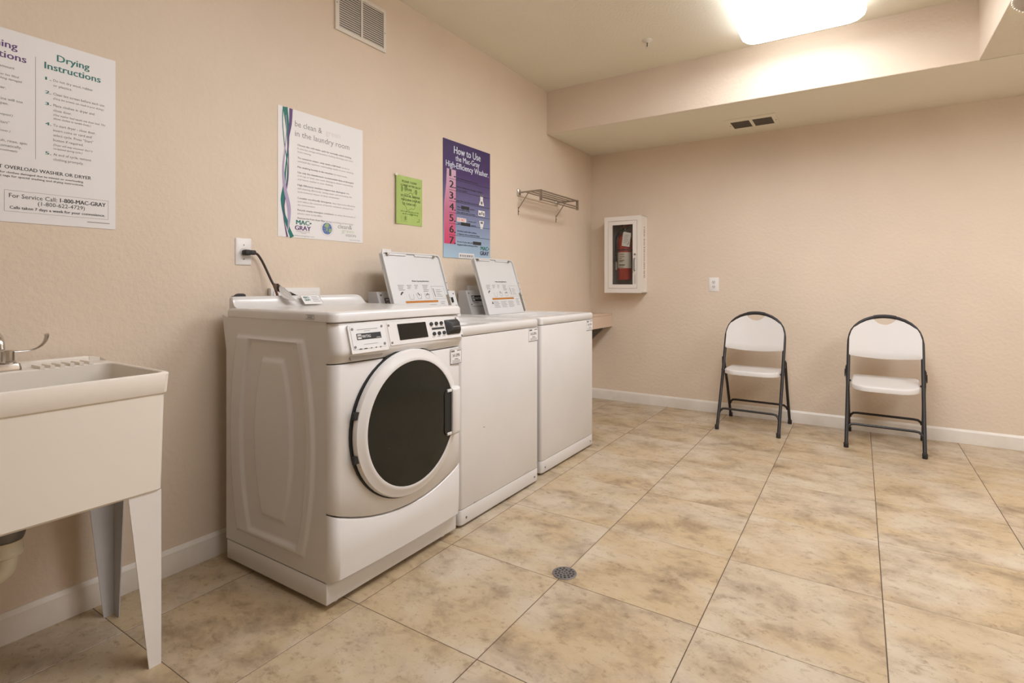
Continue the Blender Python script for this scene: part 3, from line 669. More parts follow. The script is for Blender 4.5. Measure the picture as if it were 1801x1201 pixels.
# ================================================================== utility sink
def build_sink():
    y1, y0, xf, xb = -0.495, -1.105, 0.520, 0.030
    t = thing('utility_sink', (0.27, -0.80, 0.0), 'cream plastic utility sink on tapered white legs', 'sink')
    z = lambda pts, h: [(a, b, h) for a, b in pts]
    R = lambda i, r=0.014: rrect(xb + i, xf - i, y0 + i, y1 - i, r, 5)
    # outside: rim band, then the tub tapering down; inside: ledge at the back is built as its own bars
    bas = NB()
    inn = lambda i, r: rrect(xb + 0.115 + i, xf - 0.010 - i, y0 + 0.012 + i, y1 - 0.012 - i, r, 5)
    loft(bas, [z(R(0.020), 0.506), z(R(0.015), 0.512), z(R(0.009), 0.789), z(R(0.0055), 0.7895), z(R(0.004), 0.792), z(R(0.0), 0.845), z(R(0.0015), 0.8485), z(R(0.004), 0.850),
               z(inn(-0.003, 0.03), 0.850), z(inn(0.0, 0.03), 0.847), z(inn(0.012, 0.035), 0.56), z(inn(0.03, 0.04), 0.535)])
    obj('basin', bas, SINKM, t, ang=28)
    bl = NB()
    prism(bl, [(xb, 0.849), (xb + 0.030, 0.849), (xb + 0.030, 0.862), (xb + 0.026, 0.866), (xb, 0.866)], 'y', y0 + 0.03, -0.535, bev=0.002)
    obj('back_ledge', bl, SINKM, t)
    for k in range(6):
        y = -0.684 + 0.0245 * k
        rb = NB(); prism(rb, [(y - 0.003, 0.849), (y + 0.009, 0.849), (y + 0.008, 0.858), (y - 0.002, 0.8575)], 'x', xb + 0.04, xb + 0.115)
        obj('soap_rib', rb, SINKM, t)
    sc = NB(); loft(sc, [[(xb + 0.002, -0.535, 0.849), (xb + 0.002, -0.535, 0.864), (xb + 0.030, -0.535, 0.864), (xb + 0.030, -0.535, 0.849)],
                         [(xb + 0.002, -0.512, 0.849), (xb + 0.002, -0.512, 0.861), (xb + 0.040, -0.508, 0.861), (xb + 0.040, -0.508, 0.849)],
                         [(xb + 0.010, -0.499, 0.849), (xb + 0.010, -0.499, 0.853), (xb + 0.060, -0.498, 0.853), (xb + 0.060, -0.498, 0.849)]])
    obj('corner_cap', sc, SINKM, t)
    # angle-section legs
    def leg(cx, cy, sx, sy, m):
        """L angle at the outer corner (cx,cy); flanges run inwards (sx,sy) and taper downwards"""
        th = 0.003; top, bot, zt = 0.084, 0.032, 0.5075
        def ell(w1, w2, z): return [(cx, cy, z), (cx, cy + sy * w1, z), (cx + sx * th, cy + sy * w1, z), (cx + sx * th, cy + sy * th, z), (cx + sx * w2, cy + sy * th, z), (cx + sx * w2, cy, z)]
        return obj('leg', loft(NB(), [ell(bot, bot * 1.2, 0.0), ell(top, top, zt)]), m, t, smooth=False)
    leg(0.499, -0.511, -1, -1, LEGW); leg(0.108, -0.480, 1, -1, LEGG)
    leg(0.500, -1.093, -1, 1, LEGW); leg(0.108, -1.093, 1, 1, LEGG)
    # drain and trap below
    dx, dy = 0.285, -0.800
    st = obj('drain_strainer', lathe(NB(), [(0.034, 0.418), (0.040, 0.424), (0.046, 0.452), (0.046, 0.508)], (dx, dy, 0), n=24), DKSTEEL, t)
    obj('slip_nut', lathe(NB(), [(0.030, 0.374), (0.037, 0.378), (0.039, 0.386), (0.037, 0.390), (0.036, 0.412), (0.038, 0.418), (0.030, 0.420)], (dx, dy, 0), n=24), PVC, t)
    obj('drain_trap', tube(NB(), smooth_path([(dx, dy, 0.40), (dx, dy, 0.355), (dx, dy - 0.012, 0.335), (dx - 0.01, dy - 0.045, 0.330), (dx - 0.03, dy - 0.075, 0.345), (dx - 0.06, dy - 0.085, 0.385), (dx - 0.11, dy - 0.085, 0.40), (0.02, dy - 0.085, 0.40)], 5), 0.026, 16), PVC, t)
    # faucet: base bar, two hubs, spout, wing lever
    fx = 0.100
    fb = NB(); L = []
    q = lambda i: rrect(fx - 0.028 + i, fx + 0.028 - i, -0.878 + i, -0.722 - i, 0.008, 4)
    loft(fb, [z(q(0.0), 0.8495), z(q(0.0), 0.858), z(q(0.003), 0.871), z(q(0.007), 0.8735)])
    fa = obj('faucet', fb, CHROME, t)
    for y in (-0.749, -0.851):
        obj('hub', lathe(NB(), [(0.0195, 0.872), (0.0195, 0.877), (0.0165, 0.879), (0.0165, 0.907), (0.014, 0.910), (0.0, 0.9105)], (fx, y, 0), n=14), CHROME, fa, ang=25)
    def lever(y, s):
        p = smooth_path([(fx, y, 0.905), (fx + 0.002, y + s * 0.030, 0.904), (fx + 0.004, y + s * 0.055, 0.906), (fx + 0.006, y + s * 0.072, 0.914), (fx + 0.007, y + s * 0.084, 0.928), (fx + 0.008, y + s * 0.089, 0.945), (fx + 0.008, y + s * 0.088, 0.953)], 4)
        n = len(p); r = [0.0045 + 0.0055 * max(0, min(1, (i / (n - 1) - 0.35) / 0.5)) for i in range(n)]; r[-1] *= 0.75
        obj('lever_handle', tube(NB(), p, r, 12, flat=(0.62, 1.0)), CHROME, fa)
    lever(-0.749, 1); lever(-0.851, -1)
    obj('spout', tube(NB(), smooth_path([(fx, -0.80, 0.870), (fx, -0.80, 0.93), (fx + 0.02, -0.80, 0.962), (fx + 0.07, -0.80, 0.972), (fx + 0.13, -0.80, 0.955), (fx + 0.145, -0.80, 0.925)], 5), 0.0105, 14), CHROME, fa)
build_sink()

# ================================================================== posters
def poster(name, y0, y1, z0, z1, label, m, th=0.0012, group=None):
    t = thing(name, (0, (y0 + y1) / 2, (z0 + z1) / 2), label, 'poster' if 'note' not in name else 'note', group)
    fr = Frame((0, 0, 0), (0, 1, 0), (0, 0, 1), (1, 0, 0))
    sh = obj('sheet', sheet(NB(), fr, [(y0, z0), (y1, z0), (y1, z1), (y0, z1)], 0.0006, 0.0006 + th), m, t, smooth=False)
    return t, fr, 0.0006 + th + 0.0004
def logo(t, fr, a0, a1, b0, b1, d, dark=PURP):
    w, h = a1 - a0, b1 - b0
    b = NB(); text(b, fr, 'MAC\u2022', a0 + 0.08 * w, b0 + 0.54 * h, 0.42 * h, 0.92 * w, bold=0.04, shear=0.0, d=d); ink_obj('logo_lettering', b, TEAL, t)
    b = NB(); text(b, fr, 'GRAY', a0, b0 + 0.03 * h, 0.42 * h, 0.96 * w, bold=0.04, shear=0.0, d=d); ink_obj('logo_lettering', b, dark, t)

def poster_instructions():
    t, fr, d = poster('instruction_poster', -0.877, -0.437, 1.298, 1.893, 'white washing and drying instruction poster above the utility sink', PAPER)
    b = NB(); text(b, fr, 'Drying', -0.558, 1.835, 0.022, 0.088, 'c', bold=0.022, d=d); text(b, fr, 'Instructions', -0.558, 1.802, 0.022, 0.152, 'c', bold=0.022, d=d)
    ink_obj('heading_lettering', b, TEAL, t); b = NB()
    for n, zz in (('1.', 1.766), ('2.', 1.722), ('3.', 1.685), ('4.', 1.620), ('5.', 1.525)): text(b, fr, n, -0.632, zz, 0.0095, 0.0145, bold=0.03, d=d)
    ink_obj('number_lettering', b, TEAL, t)
    b = NB(); text(b, fr, 'Washing', -0.701, 1.835, 0.022, 0.118, 'r', bold=0.022, d=d); text(b, fr, 'Instructions', -0.680, 1.802, 0.022, 0.156, 'r', bold=0.022, d=d)
    ink_obj('heading_lettering', b, PURP, t)
    b = NB()
    for s, zz, w in (('Do not dry wool, rubber', 1.766, 0.108), ('or plastics.', 1.750, 0.050), ('Clean lint screen before each use.', 1.722, 0.143), ('Place clothes in dryer and', 1.685, 0.112), ('close door.', 1.669, 0.049),
                     ('To start dryer - close door,', 1.620, 0.116), ('insert coins or card and', 1.604, 0.104), ('select cycle. Press \u201cStart\u201d', 1.588, 0.109), ('button if required.', 1.572, 0.081), ('At end of cycle, remove', 1.525, 0.103), ('clothing promptly.', 1.509, 0.082)):
        text(b, fr, s, -0.612, zz, 0.0082, w, d=d)
    for s, zz, yy in (('amount', 1.772, -0.708), ('washer.', 1.706, -0.728), ('machine will not', 1.672, -0.688), ('open.', 1.658, -0.722), ('\u201cStart\u201d', 1.600, -0.719), ('wash, rinse, spin', 1.544, -0.678), ('automatically.', 1.529, -0.691)):
        text(b, fr, s, yy, zz, 0.0082, None, 'r', d=d)
    ink_obj('body_lettering', b, INKG, t)
    b = NB()
    for s, zz, w in (('(Dirty lint screens can result in poor drying.)', 1.708, 0.140), ('(One washer load equals one dryer load. This', 1.655, 0.144), ('allows clothes to tumble freely.)', 1.643, 0.102), ('(Dryer will stop whenever door is', 1.557, 0.107), ('re-opened during cycle.)', 1.545, 0.078)):
        text(b, fr, s, -0.612, zz, 0.0064, w, shear=0.25, bold=0.004, d=d)
    for s, zz, yy in (('washer has filled.', 1.748, -0.697), ('clothing damaged', 1.736, -0.690), ('prompted.)', 1.625, -0.712), ('cover.)', 1.575, -0.718), ('approximately', 1.516, -0.700)):
        text(b, fr, s, yy, zz, 0.0064, None, 'r', shear=0.25, bold=0.004, d=d)
    ink_obj('italic_lettering', b, INKG, t)
    b = NB(); text(b, fr, 'DO NOT OVERLOAD WASHER OR DRYER', -0.509, 1.462, 0.0112, 0.288, 'r', bold=0.014, d=d)
    text(b, fr, 'responsible for clothes damaged due to misuse or overloading.', -0.530, 1.448, 0.0062, 0.262, 'r', bold=0.012, d=d)
    text(b, fr, 'garment tags for special washing and drying instructions.', -0.530, 1.437, 0.0062, 0.244, 'r', bold=0.012, d=d)
    text(b, fr, '1-800-MAC-GRAY', -0.594, 1.374, 0.0135, 0.127, bold=0.026, d=d)
    text(b, fr, 'Calls taken 7 days a week for your convenience.', -0.719, 1.3395, 0.0088, 0.250, bold=0.022, d=d)
    ink_obj('bold_lettering', b, INK, t)
    b = NB(); text(b, fr, 'For Service Call:', -0.721, 1.374, 0.0135, 0.119, d=d); text(b, fr, '(1-800-622-4729)', -0.589, 1.3565, 0.0128, 0.124, 'c', d=d); ink_obj('service_lettering', b, INK, t)
    b = NB()
    for q in ((-0.732, -0.459, 1.3958, 1.3966), (-0.732, -0.459, 1.3304, 1.3312), (-0.732, -0.7312, 1.3304, 1.3966), (-0.4598, -0.459, 1.3304, 1.3966), (-0.6575, -0.6565, 1.504, 1.831)): inkrect(b, fr, *q, d)
    inkrect(b, fr, -0.520, -0.455, 1.316, 1.3185, d)
    ink_obj('print_lines', b, INKM, t)

def poster_clean():
    t, fr, d = poster('laundry_poster', 0.195, 0.690, 1.323, 1.918, 'white laundry tips poster with teal and purple ribbons down its edge', PAPER)
    z0, z1 = 1.323, 1.918
    # ribbons
    def rib(m, k, pts, ws):
        P = smooth_path([(a, b, 0) for a, b in pts], 6); n = len(P)
        W = []
        for i in range(n):
            u = i / (n - 1) * (len(ws) - 1); j = min(int(u), len(ws) - 2); W.append(ws[j] + (ws[j + 1] - ws[j]) * (u - j))
        b = NB(); inkline(b, fr, [(p.x, max(z0 + 0.0005, min(z1 - 0.0005, p.y))) for p in P], W, d + 0.0002 * k); ink_obj('ribbon_print', b, m, t)
    H = z1 - z0; zz = lambda f: z1 - f * H
    rib(TEAL, 0, [(0.232, zz(0)), (0.244, zz(0.15)), (0.247, zz(0.3)), (0.236, zz(0.45)), (0.228, zz(0.6)), (0.219, zz(0.72)), (0.232, zz(0.86)), (0.268, zz(1.0))], [0.026, 0.018, 0.008, 0.006, 0.012, 0.020, 0.010, 0.022])
    rib(TEAL, 1, [(0.222, zz(0)), (0.219, zz(0.12)), (0.228, zz(0.28)), (0.240, zz(0.40)), (0.243, zz(0.52)), (0.233, zz(0.66)), (0.226, zz(0.8)), (0.246, zz(0.90)), (0.262, zz(1.0))], [0.005, 0.004, 0.004, 0.005, 0.004, 0.005, 0.006, 0.012, 0.010])
    rib(PURP, 2, [(0.262, zz(0)), (0.259, zz(0.12)), (0.247, zz(0.26)), (0.249, zz(0.42)), (0.246, zz(0.55)), (0.233, zz(0.68)), (0.224, zz(0.82)), (0.232, zz(0.92)), (0.243, zz(1.0))], [0.018, 0.014, 0.006, 0.004, 0.005, 0.006, 0.004, 0.005, 0.009])
    rib(LILAC, 3, [(0.236, zz(0.06)), (0.238, zz(0.2)), (0.230, zz(0.34)), (0.222, zz(0.48)), (0.230, zz(0.62)), (0.250, zz(0.76)), (0.252, zz(0.86)), (0.246, zz(0.95))], [0.003, 0.003, 0.006, 0.010, 0.016, 0.020, 0.014, 0.004])
    b = NB(); text(b, fr, 'be clean &', 0.283, 1.842, 0.027, 0.150, d=d); text(b, fr, 'in the laundry room', 0.283, 1.797, 0.027, 0.318, d=d); ink_obj('title_lettering', b, INKM, t)
    b = NB(); text(b, fr, 'green', 0.455, 1.842, 0.027, 0.088, d=d); ink_obj('title_lettering', b, INKF, t)
    # body: (bold part, plain part, width of whole line)
    rows = [(1.754, 'Choose the cold water cycle for normally soiled clothing.', '', 0.318), (1.738, '', 'It uses less energy and prevents clothing shrinkage and colors', 0.328), (1.722, '', 'from running.', 0.074),
            (1.694, 'To conserve water, only wash a full load,', 'but do not', 0.305), (1.678, '', 'overload the machine; overloading results in poor cleaning.', 0.332),
            (1.651, 'Pile clothing loosely in the machine', 'for best results.', 0.290),
            (1.626, 'Use only the manufacturer recommended dose of detergent', '', 0.332), (1.610, '', '(1/4 cup or less), too much detergent causes oversudsing', 0.326), (1.594, '', 'and leaves residue in your clothing.', 0.202),
            (1.567, 'High-Efficiency washers require less detergent', 'while', 0.302), (1.551, '', 'still cleaning effectively, saving water and minimizing the', 0.320), (1.535, '', 'environmental impact of dirty wastewater.', 0.243),
            (1.506, 'Consider eco-friendly detergents;', 'they clean more effectively', 0.342), (1.490, '', 'and reduce the amounts of harmful chemicals released into', 0.330), (1.474, '', 'the environment.', 0.098),
            (1.450, 'Recycle empty detergent containers', 'to reduce the amounts of', 0.344), (1.434, '', 'plastic sent to landfills.', 0.138),
            (1.412, 'Remove lint from dryer filter', 'to improve drying and save energy.', 0.330)]
    bb, bp = NB(), NB()
    for zz_, s, p, w in rows:
        n = len(s) + len(p) + (1 if s and p else 0); x = 0.297
        if s:
            ws = w * (len(s) * 1.04 / n if p else 1.0); text(bb, fr, s, x, zz_, 0.0082, min(ws, w), bold=0.018, d=d); x += ws + 0.006
        if p: text(bp, fr, p, x, zz_, 0.0078, w - (x - 0.297), d=d)
    ink_obj('bold_lettering', bb, INKG, t); ink_obj('body_lettering', bp, INKM, t)
    logo(t, fr, 0.283, 0.372, 1.358, 1.409, d)
    b = NB(); text(b, fr, 'Intelligent Laundry', 0.327, 1.351, 0.0055, 0.072, 'c', d=d); text(b, fr, 'Systems', 0.330, 1.344, 0.0050, 0.026, 'c', d=d); text(b, fr, 'www.macgray.com', 0.276, 1.3305, 0.0066, 0.112, d=d); text(b, fr, 'clean&', 0.528, 1.388, 0.022, 0.090, d=d); text(b, fr, 'VISION', 0.576, 1.350, 0.013, 0.068, d=d)
    inkrect(b, fr, 0.60, 0.672, 1.3335, 1.3350, d); ink_obj('small_lettering', b, INKM, t)
    b = NB(); text(b, fr, 'green', 0.553, 1.369, 0.019, 0.078, d=d); ink_obj('logo_lettering', b, PGREEN, t)
    # globe
    gc = (0.4635, 1.380); g = NB(); ink(g, fr, [(gc[0] + 0.029 * math.cos(2 * PI * i / 28), gc[1] + 0.029 * math.sin(2 * PI * i / 28)) for i in range(28)], d); ink_obj('globe_print', g, BLUEP, t)
    g = NB()
    for sh in ([(-0.018, 0.012), (-0.010, 0.023), (0.004, 0.026), (0.012, 0.020), (0.006, 0.012), (0.010, 0.006), (-0.002, 0.002), (-0.008, 0.006)], [(-0.006, 0.000), (0.004, -0.002), (0.002, -0.012), (-0.006, -0.010)], [(0.010, -0.004), (0.022, 0.002), (0.026, -0.006), (0.018, -0.020), (0.010, -0.016)]):
        ink(g, fr, [(gc[0] + a, gc[1] + b_) for a, b_ in sh], d + 0.0003)
    ink_obj('globe_land', g, LGREEN, t)
    g = NB()
    for k in (-1, 0, 1):
        inkline(g, fr, [(gc[0] + k * 0.014 * math.cos(a) + (0 if k else 0), gc[1] + 0.028 * math.sin(a)) for a in [(-PI / 2 + PI * i / 10) for i in range(11)]], 0.0012, d + 0.0005)
        inkline(g, fr, [(gc[0] - math.sqrt(0.029 ** 2 - (0.012 * k) ** 2), gc[1] + 0.012 * k), (gc[0] + math.sqrt(0.029 ** 2 - (0.012 * k) ** 2), gc[1] + 0.012 * k)], 0.0012, d + 0.0005)
    for i in range(26):
        a = 2 * PI * i / 26; inkline(g, fr, [(gc[0] + 0.0345 * math.cos(a), gc[1] + 0.0345 * math.sin(a)), (gc[0] + 0.037 * math.cos(a + 0.08), gc[1] + 0.037 * math.sin(a + 0.08))], 0.0025, d)
    ink_obj('globe_lines', g, LILAC, t)

def note_green():
    m = mottled('lime_paper', (0.38, 0.51, 0.14), (0.42, 0.55, 0.165), 9, 0.4)
    t = thing('paper_note', (0, 1.038, 1.59), 'lime green taped note asking users to clean the machine', 'note')
    # slightly curled sheet
    bm = NB(); n = 12; L = []
    y0, y1, z0, z1 = 0.925, 1.151, 1.451, 1.731
    curl = lambda f: 0.0015 + 0.010 * max(0, 1 - f / 0.25) ** 2
    for i in range(n + 1):
        f = i / n; y = y0 + (y1 - y0) * f; x = curl(f)
        L.append([(x, y, z0), (x, y, z1), (x + 0.0008, y, z1), (x + 0.0008, y, z0)])
    obj('sheet', loft(bm, L), m, t)
    fr = Frame((0, 0, 0), (0, 1, 0), (0, 0, 1), (1, 0, 0)); d = 0.0030
    gi = mat('ink_olive', (0.055, 0.085, 0.012), 0.6); gl = mat('ink_olive_pale', (0.19, 0.29, 0.055), 0.6)
    b = NB()
    for s, zz, w in (('PLEASE CLEAN', 1.694, 0.118), ('MACHINE AFTER EACH', 1.672, 0.184), ('USE', 1.650, 0.034), ('POR FAVOR, LIMPIAR', 1.612, 0.176), ('LA MAQUINA DESPUES', 1.589, 0.184), ('DE CADA USO', 1.566, 0.112)):
        text(b, fr, s, 1.042, zz, 0.0125, w, 'c', bold=0.02, d=d)
    ink_obj('lettering', b, gi, t)
    b = NB()
    # clip-art: cloud outline with brushes and spoons standing in it
    cl = [(1.042 + (0.052 + 0.006 * math.sin(6 * a)) * math.cos(a), 1.588 + (0.048 + 0.006 * math.sin(6 * a)) * math.sin(a)) for a in [2 * PI * i / 48 for i in range(49)]]
    inkline(b, fr, cl, 0.0035, d - 0.0003)
    for (a0, b0, a1, b1) in ((1.008, 1.640, 0.985, 1.668), (1.015, 1.640, 1.005, 1.672), (1.030, 1.638, 1.028, 1.664), (1.056, 1.636, 1.060, 1.662), (1.070, 1.634, 1.092, 1.662), (1.02, 1.535, 1.005, 1.512), (1.06, 1.537, 1.09, 1.508), (1.085, 1.520, 1.112, 1.507), (1.042, 1.535, 1.050, 1.512)):
        inkline(b, fr, [(a0, b0), (a1, b1)], 0.0022, d - 0.0003)
    for (ca, cb, ra, rb) in ((0.978, 1.655, 0.011, 0.017), (1.012, 1.661, 0.013, 0.014), (1.098, 1.650, 0.010, 0.016), (1.060, 1.513, 0.012, 0.008)):
        ink(b, fr, [(ca + ra * math.cos(2 * PI * i / 14), cb + rb * math.sin(2 * PI * i / 14)) for i in range(14)], d - 0.0002)
    for a0 in (0.955, 0.996):
        inkline(b, fr, [(a0, 1.470), (a0 + 0.026, 1.470), (a0 + 0.026, 1.502), (a0, 1.502), (a0, 1.470)], 0.002, d - 0.0003)
    ink(b, fr, [(0.9985 + 0.0105 + 0.008 * math.cos(2 * PI * i / 12), 1.488 + 0.013 * math.sin(2 * PI * i / 12)) for i in range(12)], d - 0.0002)
    inkline(b, fr, [(0.9675 + 0.008 * math.cos(2 * PI * i / 12), 1.488 + 0.011 * math.sin(2 * PI * i / 12)) for i in range(13)], 0.002, d - 0.0002)
    inkline(b, fr, [(1.105, 1.474), (1.125, 1.478), (1.128, 1.492), (1.118, 1.488)], 0.005, d - 0.0002)
    for zz, w in ((1.524, 0.150), (1.510, 0.115)):
        x = 1.042 - w / 2
        while x < 1.042 + w / 2:
            k = random.uniform(0.006, 0.018); inkrect(b, fr, x, x + k, zz, zz + 0.0065, d - 0.0001); x += k + 0.004
    ink_obj('clip_art', b, gl, t)
    tp = mat('clear_tape', (0.80, 0.78, 0.66), 0.08, spec=0.8)
    obj('tape', bx(0.0125, 0.0132, 0.918, 0.937, 1.722, 1.738), tp, t, smooth=False)

def sign_purple():
    z0, z1 = 1.277, 2.032; y0, y1 = 1.345, 1.856
    m = vgrad('sign_print', z0, z1, [(0.0, (0.40, 0.56, 0.68)), (0.22, (0.26, 0.34, 0.50)), (0.50, (0.135, 0.125, 0.26)), (0.72, (0.075, 0.045, 0.15)), (1.0, (0.05, 0.03, 0.115))])
    mp = vgrad('sign_pink', 1.36, 1.85, [(0.0, (0.62, 0.05, 0.14)), (0.45, (0.55, 0.16, 0.27)), (1.0, (0.62, 0.42, 0.55))])
    t, fr, d = poster('washer_sign', y0, y1, z0, z1, 'purple and blue numbered washer instruction sign with pink strip', m, th=0.004)
    b = NB(); text(b, fr, 'How to Use', 1.595, 1.955, 0.048, 0.290, 'c', bold=0.02, d=d + 0.0002); text(b, fr, 'the Mac-Gray', 1.597, 1.910, 0.036, 0.262, 'c', bold=0.015, d=d + 0.0002); text(b, fr, 'High-Efficiency Washer.', 1.602, 1.860, 0.038, 0.466, 'c', bold=0.015, d=d + 0.0002)
    ink_obj('title_lettering', b, SKYTXT, t)
    b = NB(); ink(b, fr, [(1.352, 1.366), (1.465, 1.366), (1.470, 1.846), (1.378, 1.846), (1.372, 1.75), (1.352, 1.62)], d); ink_obj('pink_strip', b, mp, t)
    b = NB()
    zs = [1.794, 1.722, 1.650, 1.577, 1.506, 1.433, 1.362]
    for i in range(7):
        text(b, fr, '%d.' % (i + 1), 1.405, zs[i] + 0.006, 0.046, 0.060, bold=0.03, d=d + 0.0004)
        if i < 6: inkrect(b, fr, 1.400, y1 - 0.002, zs[i] - 0.010, zs[i] - 0.0075, d + 0.0003)
    ink_obj('number_lettering', b, INK, t)
    b = NB()
    for s, zz, yy, w in (('Load washer and close door securely.', 1.793, 1.478, 0.235), ('Add two tablespoons of detergent to dispenser', 1.738, 1.478, 0.290), ('on top of washer.', 1.719, 1.478, 0.115), ('Insert Mac-Gray Smart Card into slot.', 1.647, 1.478, 0.245),
                         ('When', 1.607, 1.482, 0.038), ('appears,', 1.607, 1.620, 0.055), ('choose fabric setting.', 1.591, 1.482, 0.135), ('Door will lock after one minute.', 1.573, 1.482, 0.200),
                         ('remove card', 1.523, 1.596, 0.090), ('until', 1.500, 1.487, 0.030), ('appears.', 1.500, 1.632, 0.058),
                         ('Add bleach and/or fabric softener', 1.450, 1.482, 0.212), ('to dispenser when prompted by display.', 1.431, 1.482, 0.250), ('At end of cycle, wait until', 1.380, 1.482, 0.170), ('disappears before removing clothes.', 1.361, 1.482, 0.225)):
        text(b, fr, s, yy, zz, 0.0115, w, bold=0.012, d=d + 0.0003)
    for q in ((1.525, 1.612, 1.602, 1.624), (1.522, 1.624, 1.494, 1.516), (1.655, 1.748, 1.375, 1.397)): inkrect(b, fr, *q, d + 0.0003)
    ink_obj('body_lettering', b, INK, t)
    b = NB(); inkrect(b, fr, 1.480, 1.578, 1.517, 1.543, d + 0.0003)
    # white pictures beside steps 3, 4 and 5
    ink(b, fr, [(1.722, 1.652), (1.782, 1.652), (1.768, 1.690), (1.770, 1.715), (1.735, 1.715), (1.738, 1.690)], d + 0.0003)
    inkrect(b, fr, 1.715, 1.790, 1.578, 1.616, d + 0.0003)
    ink(b, fr, [(1.725, 1.545), (1.782, 1.545), (1.772, 1.515), (1.765, 1.490), (1.740, 1.490), (1.735, 1.515)], d + 0.0003)
    inkrect(b, fr, 1.500, 1.668, 1.2785, 1.312, d + 0.0003)
    ink_obj('white_boxes', b, PAPER, t)
    b = NB(); text(b, fr, 'DO NOT', 1.529, 1.521, 0.019, 0.088, 'c', bold=0.02, d=d + 0.0007); ink_obj('warning_lettering', b, REDINK, t)
    b = NB()
    for q in ((1.742, 1.764, 1.660, 1.680), (1.722, 1.742, 1.584, 1.600), (1.750, 1.762, 1.588, 1.610), (1.770, 1.784, 1.584, 1.604), (1.740, 1.768, 1.525, 1.540)): inkrect(b, fr, *q, d + 0.0006)
    inkline(b, fr, [(1.728, 1.722), (1.756, 1.726), (1.780, 1.722)], 0.007, d + 0.0006)
    x = 1.512
    for k in (0.014, 0.010, 0.012, 0.012, 0.006, 0.016, 0.014, 0.012, 0.010): inkrect(b, fr, x, x + k * 0.75, 1.288, 1.302, d + 0.0006); x += k + 0.005
    ink_obj('picture_ink', b, INKG, t)
    logo(t, fr, 1.735, 1.842, 1.306, 1.372, d + 0.0004, dark=mat('ink_navy', (0.035, 0.018, 0.06), 0.5))
poster_instructions(); poster_clean(); note_green(); sign_purple()

# ================================================================== wall fittings
def louvred_vent():
    y0, y1, z0, z1 = 0.508, 0.850, 2.385, 2.618
    t = thing('wall_vent', (0, (y0 + y1) / 2, z0), 'white louvred return-air vent high on the washer wall', 'vent')
    f = NB()
    ym = (y0 + y1) / 2
    for q in ((y0, y0 + 0.024, z0 + 0.018, z1 - 0.018), (y1 - 0.018, y1, z0 + 0.018, z1 - 0.018), (y0, y1, z0, z0 + 0.018), (y0, y1, z1 - 0.018, z1), (ym - 0.006, ym + 0.006, z0 + 0.018, z1 - 0.018)):
        box(f, 0.0005, 0.010, *q)
    obj('frame', f, VENTW, t, smooth=False)
    obj('duct_backing', bx(0.0004, 0.0012, y0 + 0.01, y1 - 0.01, z0 + 0.01, z1 - 0.01), VENTD, t, smooth=False)
    me = None; ns = 17
    for a0, a1 in ((y0 + 0.024, ym - 0.010), (ym + 0.006, y1 - 0.022)):
        for k in range(ns):
            zz = z0 + 0.018 + (z1 - z0 - 0.036) * (k + 0.5) / ns
            b = NB(); prism(b, [(0.0015, zz + 0.0068), (0.0025, zz + 0.0072), (0.0098, zz - 0.0040), (0.0088, zz - 0.0048)], 'y', a0, a1)
            obj('slat', b, VENTW, t, smooth=False)
    for (y, z) in ((y0 + 0.009, z0 + 0.135), (y1 - 0.009, z0 + 0.105)):
        obj('screw', disc(NB(), (y, z), 0.003, 'x', (0.009, 0.0112), 8), DKSTEEL, t)
def outlet(name, c, axis, label, kind):
    """wall plate centred at c on the left wall (axis x) or back wall (axis y)"""
    t = thing(name, c, label, 'outlet')
    if axis == 'x': fr = Frame(c, (0, 1, 0), (0, 0, 1), (1, 0, 0)); w, h = 0.070, 0.114
    else: fr = Frame(c, (1, 0, 0), (0, 0, 1), (0, -1, 0)); w, h = 0.084, 0.122
    b = NB(); q = lambda i: rrect(-w / 2 + i, w / 2 - i, -h / 2 + i, h / 2 - i, 0.003, 2)
    loft(b, [[fr.at(a, k, 0.0002) for a, k in q(0)], [fr.at(a, k, 0.003) for a, k in q(0)], [fr.at(a, k, 0.0055) for a, k in q(0.004)]])
    obj('cover_plate', b, PLATE, t)
    if kind == 'single':
        s = NB(); sheet(s, fr, [(0.018 * math.cos(2 * PI * i / 24), -0.002 + 0.018 * math.sin(2 * PI * i / 24)) for i in range(24)], 0.004, 0.0068); obj('receptacle', s, WHITE2, t)
        for zz in (0.028, -0.032):
            s = NB(); sheet(s, fr, [(0.0028 * math.cos(2 * PI * i / 10), zz + 0.0028 * math.sin(2 * PI * i / 10)) for i in range(10)], 0.0054, 0.0064); obj('screw', s, DKSTEEL, t)
    if kind == 'duplex':
        for zz in (0.020, -0.020):
            s = NB(); sheet(s, fr, rrect(-0.016, 0.016, zz - 0.0135, zz + 0.0135, 0.007, 4), 0.0054, 0.0066); r = obj('receptacle', s, WHITE2, t)
            for a in (-0.0065, 0.0065): obj('slot', sheet(NB(), fr, [(a - 0.0016, zz), (a + 0.0016, zz), (a + 0.0016, zz + 0.008), (a - 0.0016, zz + 0.008)], 0.0064, 0.0069), BLACK, r, smooth=False)
            s = NB(); sheet(s, fr, [(0.003 * math.cos(2 * PI * i / 10), zz - 0.0065 + 0.003 * math.sin(2 * PI * i / 10)) for i in range(10)], 0.0064, 0.0069); obj('slot', s, BLACK, r)
        s = NB(); sheet(s, fr, [(0.002 * math.cos(2 * PI * i / 10), 0.002 * math.sin(2 * PI * i / 10)) for i in range(10)], 0.0054, 0.0064); obj('screw', s, STEEL, t)
    return t
